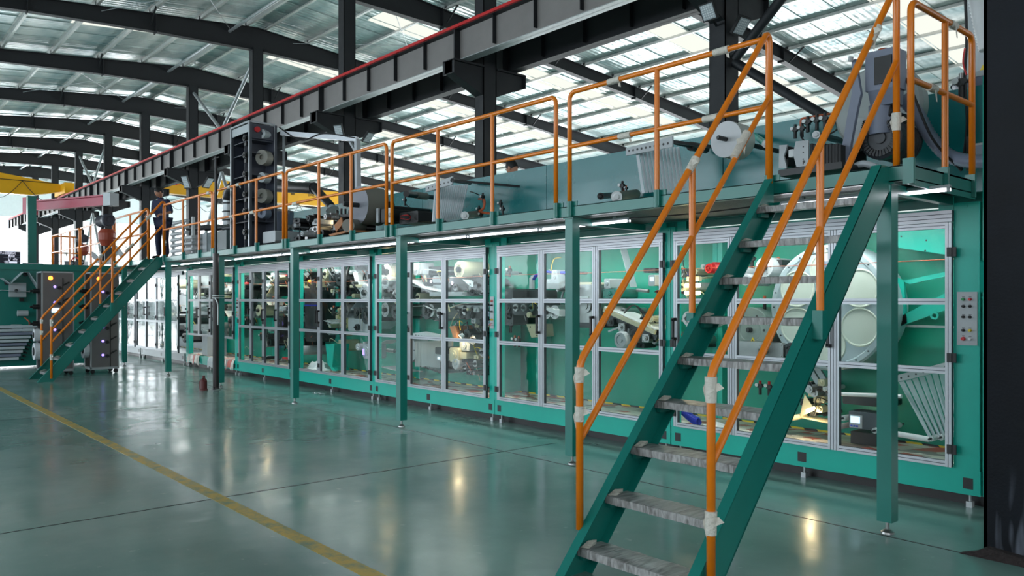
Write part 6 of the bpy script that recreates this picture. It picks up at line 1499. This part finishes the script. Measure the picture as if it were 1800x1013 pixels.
# grey thread racks on castors
def rack(ya, yb_, lab, lamp_z=2.05, screen=None, knobs=(1.85, 1.52, .95), low=()):
    t = thing('thread_rack', lab, 'rack'); x = -18.85; d = .55; H = 2.16
    b = MB(); b.box(x-.02, x, ya, yb_, .14, H); obj('side_panel', b, M_CABGREY, t)
    b = MB(); b.box(x-d, x-d+.02, ya, yb_, .14, H); obj('side_panel', b, M_CABGREY, t)
    for y in (ya-.02, yb_):
        for xx in (x-.04, x-d): b = MB(); b.box(xx, xx+.04, y-.0, y+.02, .10, H+.02); obj('frame_post', b, M_ALU, t)
    for (za_, zb_) in ((.09, .14), (H, H+.03)): b = MB(); b.box(x-d, x, ya-.02, yb_+.02, za_, zb_); obj('end_frame', b, M_ALU, t)
    for yy in (ya+.03, yb_-.03):
        for xx in (x-.06, x-d+.06): b = MB(); b.tube((xx-.02, yy, .045), (xx+.02, yy, .045), .045, 14); b.box(xx-.015, xx+.015, yy-.015, yy+.015, .045, .10); obj('castor', b, M_RUBBER, t)
    ym = ya+.06*1; b = MB(); b.lathe([(0, .03), (.03, .025), (.045, 0)], (x, ya+.14, lamp_z), (1,0,0), 14); obj('signal_lamp', b, M_ORLAMP, t)
    for z in knobs:
        b = MB(); b.lathe([(0, .05), (.035, .05), (.035, 0)], (x, ya+.30, z), (1,0,0), 12); obj('knob', b, M_BLACK, t)
        b = MB(); b.lathe([(0, .02), (.022, .02), (.028, 0)], (x, ya+.22, z+.02), (1,0,0), 10); obj('indicator', b, M_VIOLET, t)
        b = MB(); b.beam((x+.05, ya+.36, z+.05), (x+.05, ya+.48, z+.12), .02, .03); obj('lever', b, M_BLACK, t)
    for z in low: b = MB(); b.beam((x+.04, ya+.30, z), (x+.05, ya+.46, z+.10), .03, .05); b.lathe([(0, .05), (.04, .05), (.04, 0)], (x, ya+.30, z), (1,0,0), 12); obj('lever', b, M_BLACK, t)
    b = MB(); b.box(x, x+.01, ya+.36, ya+.375, .14, H-.1); obj('guide_slot', b, M_BLACK, t)
    if screen: b = MB(); b.box(x, x+.02, ya+.16, ya+.30, screen, screen+.10); obj('screen', b, M_SCREEN, t)
    for i, (z, r) in enumerate(((1.78, .05), (1.45, .05), (1.1, .05), (.86, .13), (.52, .18))):
        if i < 3: b = MB(); b.lathe([(0, 0), (r, 0), (r, .12), (r*.5, .12), (r*.5, .17), (0, .17)], (x-.25, ya-.02, z), (0,-1,0), 14); obj('tensioner', b, M_BLACK, t)
        else:
            s = MB(); s.m = 0; s.lathe([(r*.5, .0), (r, .0), (r, .10), (r*.5, .10)], (x-.2, ya-.03, z), (0,-1,0), 24); s.m = 1; s.lathe([(0, .11), (r*.45, .11), (r*.5, .09)], (x-.2, ya-.03, z), (0,-1,0), 20)
            obj('thread_spool', s, [M_WROLL, M_BLACK], t)
    return t
rack(3.46, 4.02, 'grey thread rack with a lit screen and orange lamp, behind the far stair foot', screen=1.33, low=(.45,))
rack(4.38, 4.90, 'grey thread rack with three violet lights right of the far staircase', knobs=(1.75, .98, .68, .38), low=(1.35,))

# ================================================================== PEOPLE
def ellip(b, c, rx, ry, rz, n=16, m=10, rot=None, fn=None):
    vs = []; c = Vector(c)
    for i in range(m+1):
        ph = math.pi*i/m
        for k in range(n):
            th = 2*math.pi*k/n; v = Vector((rx*math.sin(ph)*math.cos(th), ry*math.sin(ph)*math.sin(th), rz*math.cos(ph)))
            if fn: v = fn(v)
            vs.append(c + (rot @ v if rot is not None else v))
    fs = [(i*n+k, (i+1)*n+k, (i+1)*n+(k+1)%n, i*n+(k+1)%n) for i in range(m) for k in range(n)]
    b.add(vs, fs, True); return b
def skin_obj(name, verts, edges, radii, m, parent, root=0, lv=2):
    me = bpy.data.meshes.new(name); me.from_pydata([tuple(v) for v in verts], edges, [])
    o = bpy.data.objects.new(name, me); COL.objects.link(o); me.materials.append(m)
    md = o.modifiers.new('skin', 'SKIN'); md.use_smooth_shade = True
    sv = me.skin_vertices[0].data
    for i, r in enumerate(radii): sv[i].radius = (r, r) if not isinstance(r, tuple) else r; sv[i].use_root = (i == root)
    s = o.modifiers.new('sub', 'SUBSURF'); s.levels = lv; s.render_levels = lv
    if parent: o.parent = parent
    return o
def person(label, base, facing, lean=0.0, height=1.66, group=None, headturn=0.0, arms='rail', nod=.35):
    t = thing('person', label, 'person'); s = height/1.70
    M = Matrix.Translation(Vector(base)) @ Matrix.Rotation(facing, 4, 'Z') @ Matrix.Scale(s, 4)
    # local frame: faces +Y, right hand at +X
    def T(v): return M @ Vector(v)
    hip = (0, -.03, .90); L = lean
    def up(z, x=0, y=0):   # torso point with forward lean about the hips
        dz = z-.90; return (x, -.03 + y + dz*math.sin(L), .90 + dz*math.cos(L))
    J = {'hip': hip, 'waist': up(1.05), 'chest': up(1.27), 'neck0': up(1.42), 'neck1': up(1.50, 0, .015), 
         'shR': up(1.38, .185), 'shL': up(1.38, -.185),
         'hR': (.09, -.03, .88), 'hL': (-.09, -.03, .88), 'kR': (.11, .01, .48), 'kL': (-.11, .02, .48), 'aR': (.12, -.04, .09), 'aL': (-.12, -.03, .09), 'tR': (.14, .12, .04), 'tL': (-.14, .13, .04)}
    if arms == 'rail':
        J['eR'] = up(1.14, .27, -.02); J['wR'] = (.22, .20, 1.06); J['eL'] = up(1.13, -.27, .0); J['wL'] = (-.20, .22, 1.06)
    else:
        J['eR'] = up(1.12, .24, .06); J['wR'] = (.16, .24, 1.12); J['eL'] = up(1.12, -.24, .06); J['wL'] = (-.14, .26, 1.12)
    names = list(J); ix = {n: i for i, n in enumerate(names)}
    rad = {'hip': .13, 'waist': .115, 'chest': .13, 'neck0': .07, 'neck1': .052, 'shR': .062, 'shL': .062, 'hR': .085, 'hL': .085, 'kR': .052, 'kL': .052, 'aR': .036, 'aL': .036, 'tR': .03, 'tL': .03, 'eR': .04, 'eL': .04, 'wR': .026, 'wL': .026}
    E = [('hip','waist'),('waist','chest'),('chest','neck0'),('neck0','neck1'),('chest','shR'),('chest','shL'),('shR','eR'),('eR','wR'),('shL','eL'),('eL','wL'),('hip','hR'),('hip','hL'),('hR','kR'),('kR','aR'),('hL','kL'),('kL','aL'),('aR','tR'),('aL','tL')]
    skin_obj('body', [T(J[n]) for n in names], [(ix[a], ix[b_]) for a, b_ in E], [rad[n]*s for n in names], M_SKIN, t)
    # head with jaw, nose, ears
    hc = Vector(up(1.60, 0, .04)); Rh = Matrix.Rotation(headturn, 3, 'Z') @ Matrix.Rotation(-nod, 3, 'X')
    def shape(v):
        if v.z < 0: v.x *= 1 - .22*(-v.z/.12); v.y *= 1-.10*(-v.z/.12)
        if v.z < .02 and v.y > 0: v.y *= 1.04
        return v
    def TH_(v): return M @ (hc + Rh @ Vector(v))
    b = MB(); ellip(b, (0,0,0), .076, .096, .122, 20, 14, None, shape)
    b.v = [tuple(TH_(v)) for v in b.v]
    n0 = MB(); n0.add([TH_((0,.094,.015)), TH_((-.014,.090,-.028)), TH_((.014,.090,-.028)), TH_((0,.116,-.026)), TH_((0,.09,-.036))], [(0,1,3),(0,3,2),(1,4,3),(2,3,4)], True); b.add(n0.v, n0.f, True)
    for sx in (-1, 1): e = MB(); ellip(e, (sx*.078, -.005, -.01), .012, .022, .034, 10, 8); e.v = [tuple(TH_(v)) for v in e.v]; b.add(e.v, e.f, True)
    hd = obj('head', b, M_SKIN, t)
    for sx in (-1, 1):
        e = MB(); ellip(e, (sx*.030, .086, .012), .013, .008, .007, 10, 6); e.v = [tuple(TH_(v)) for v in e.v]; ey = obj('eye', e, M_WHITE, hd)
        e = MB(); ellip(e, (sx*.030, .093, .012), .006, .003, .006, 8, 6); e.v = [tuple(TH_(v)) for v in e.v]; obj('pupil', e, M_BLACK, hd)
        e = MB(); e.box(sx*.030-.018, sx*.030+.018, .083, .094, .028, .034); e.v = [tuple(TH_(v)) for v in e.v]; obj('eyebrow', e, M_HAIR, hd)
    e = MB(); ellip(e, (0, .090, -.058), .024, .007, .006, 10, 6); e.v = [tuple(TH_(v)) for v in e.v]; obj('mouth', e, mat('lips', rgb(150, 84, 76), .5), hd)
    # hair cap
    e = MB(); r_ = random.Random(5)
    vs = []; n, m_ = 22, 9
    for i in range(m_+1):
        for k in range(n):
            th = 2*math.pi*k/n; front = max(0, math.sin(th)); lim = math.pi*(.62 - .26*front); ph = lim*i/m_
            vs.append(TH_((.085*math.sin(ph)*math.cos(th), -.006+.104*math.sin(ph)*math.sin(th), .012+.125*math.cos(ph)+r_.uniform(-.003, .003))))
    fs = [(i*n+k, (i+1)*n+k, (i+1)*n+(k+1)%n, i*n+(k+1)%n) for i in range(m_) for k in range(n)]; e.add(vs, fs, True); obj('hair', e, M_HAIR, t)
    # hands: palm and five fingers curling over the rail
    for sx, w, el in ((1, J['wR'], J['eR']), (-1, J['wL'], J['eL'])):
        w = Vector(w); d = (w-Vector(el)).normalized(); side = Vector((1,0,0)); side = (side - d*side.dot(d)).normalized(); dn = d.cross(side); 
        if dn.z > 0: dn = -dn
        V = [w, w+d*.045, w+d*.085]; ED = [(0,1),(1,2)]; RD = [.026, .034, .030]
        for f, (off, ln) in enumerate(((-.030, .060), (-.010, .072), (.010, .068), (.029, .052))):
            i0 = len(V); V += [w+d*.095+side*off, w+d*(.095+ln*.5)+side*off*1.1+dn*.010, w+d*(.095+ln*.75)+side*off*1.1+dn*(.012+ln*.5)]; ED += [(2,i0),(i0,i0+1),(i0+1,i0+2)]; RD += [.0105, .0095, .008]
        i0 = len(V); V += [w+d*.045-side*sx*.035+dn*.004, w+d*.075-side*sx*.055+dn*.015, w+d*.10-side*sx*.055+dn*.03]; ED += [(1,i0),(i0,i0+1),(i0+1,i0+2)]; RD += [.014, .011, .009]
        skin_obj('hand', [M @ v for v in V], ED, [r*s for r in RD], M_SKIN, t, lv=1)
    # shirt, trousers, shoes
    sh = {k: J[k] for k in ('hip','waist','chest','neck0','shR','shL','eR','eL')}
    fR = Vector(J['eR']).lerp(Vector(J['wR']), .15); fL = Vector(J['eL']).lerp(Vector(J['wL']), .15); sh['fR'] = fR; sh['fL'] = fL
    nm = list(sh); ii = {n: i for i, n in enumerate(nm)}; rs_ = {'hip': .158, 'waist': .142, 'chest': .152, 'neck0': .072, 'shR': .080, 'shL': .080, 'eR': .056, 'eL': .056, 'fR': .05, 'fL': .05}
    skin_obj('shirt', [T(sh[n]) for n in nm], [(ii[a], ii[c]) for a, c in (('hip','waist'),('waist','chest'),('chest','neck0'),('chest','shR'),('chest','shL'),('shR','eR'),('shL','eL'),('eR','fR'),('eL','fL'))], [rs_[n]*s for n in nm], M_NAVY, t)
    c = MB(); nk = Vector(up(1.445, 0, .01)); ax = (Vector(up(1.5)) - Vector(up(1.4))).normalized(); c.lathe([(.072, 0), (.078, .012), (.066, .035), (.062, .03)], nk, ax, 18); c.v = [tuple(M @ Vector(v)) for v in c.v]; obj('collar', c, M_NAVY, t)
    nm = ['hip','hR','hL','kR','kL','aR','aL']; ii = {n: i for i, n in enumerate(nm)}; rt_ = {'hip': .145, 'hR': .10, 'hL': .10, 'kR': .075, 'kL': .075, 'aR': .062, 'aL': .062}
    skin_obj('trousers', [T(J[n]) for n in nm], [(ii[a], ii[c]) for a, c in (('hip','hR'),('hip','hL'),('hR','kR'),('hL','kL'),('kR','aR'),('kL','aL'))], [rt_[n]*s for n in nm], M_NAVY, t)
    for sx in (-1, 1):
        e = MB(); ellip(e, (sx*.13, .055, .045), .048, .135, .045, 14, 8, None, lambda v: Vector((v.x, v.y, max(v.z, -.043)))); e.v = [tuple(M @ Vector(v)) for v in e.v]; obj('shoe', e, M_BLACK, t)
    return t
hp = PY(285, 448, 5.78)
fd = math.atan2(-(EYE*0+5.3), 0)
person('person in navy work shirt and trousers standing at the far stair top, looking down', (XY(285, 5.76), 5.76, ZD+.002), R(213), lean=.14, height=1.59, headturn=R(-30), nod=.45)
# platform behind the machine with the second worker
t = thing('rear_platform', 'green service platform hidden behind the teal panel', 'platform')
b = MB(); b.box(-11.0, -7.5, 7.66, 8.7, 1.93, 2.0); obj('deck_plate', b, M_CHECK, t)
for x in (-10.9, -7.6):
    for y in (7.72, 8.6): b = MB(); b.box(x-.05, x+.05, y-.05, y+.05, 0, 1.93); obj('support_post', b, M_GREEN, t)
x2, _, z2_ = at(907, 291, 8.0)
person('person with short black hair, only the bowed head showing above the teal panel', (x2+.02, 8.0, 2.0), R(100), lean=.12, height=1.72, nod=.5, arms='x')
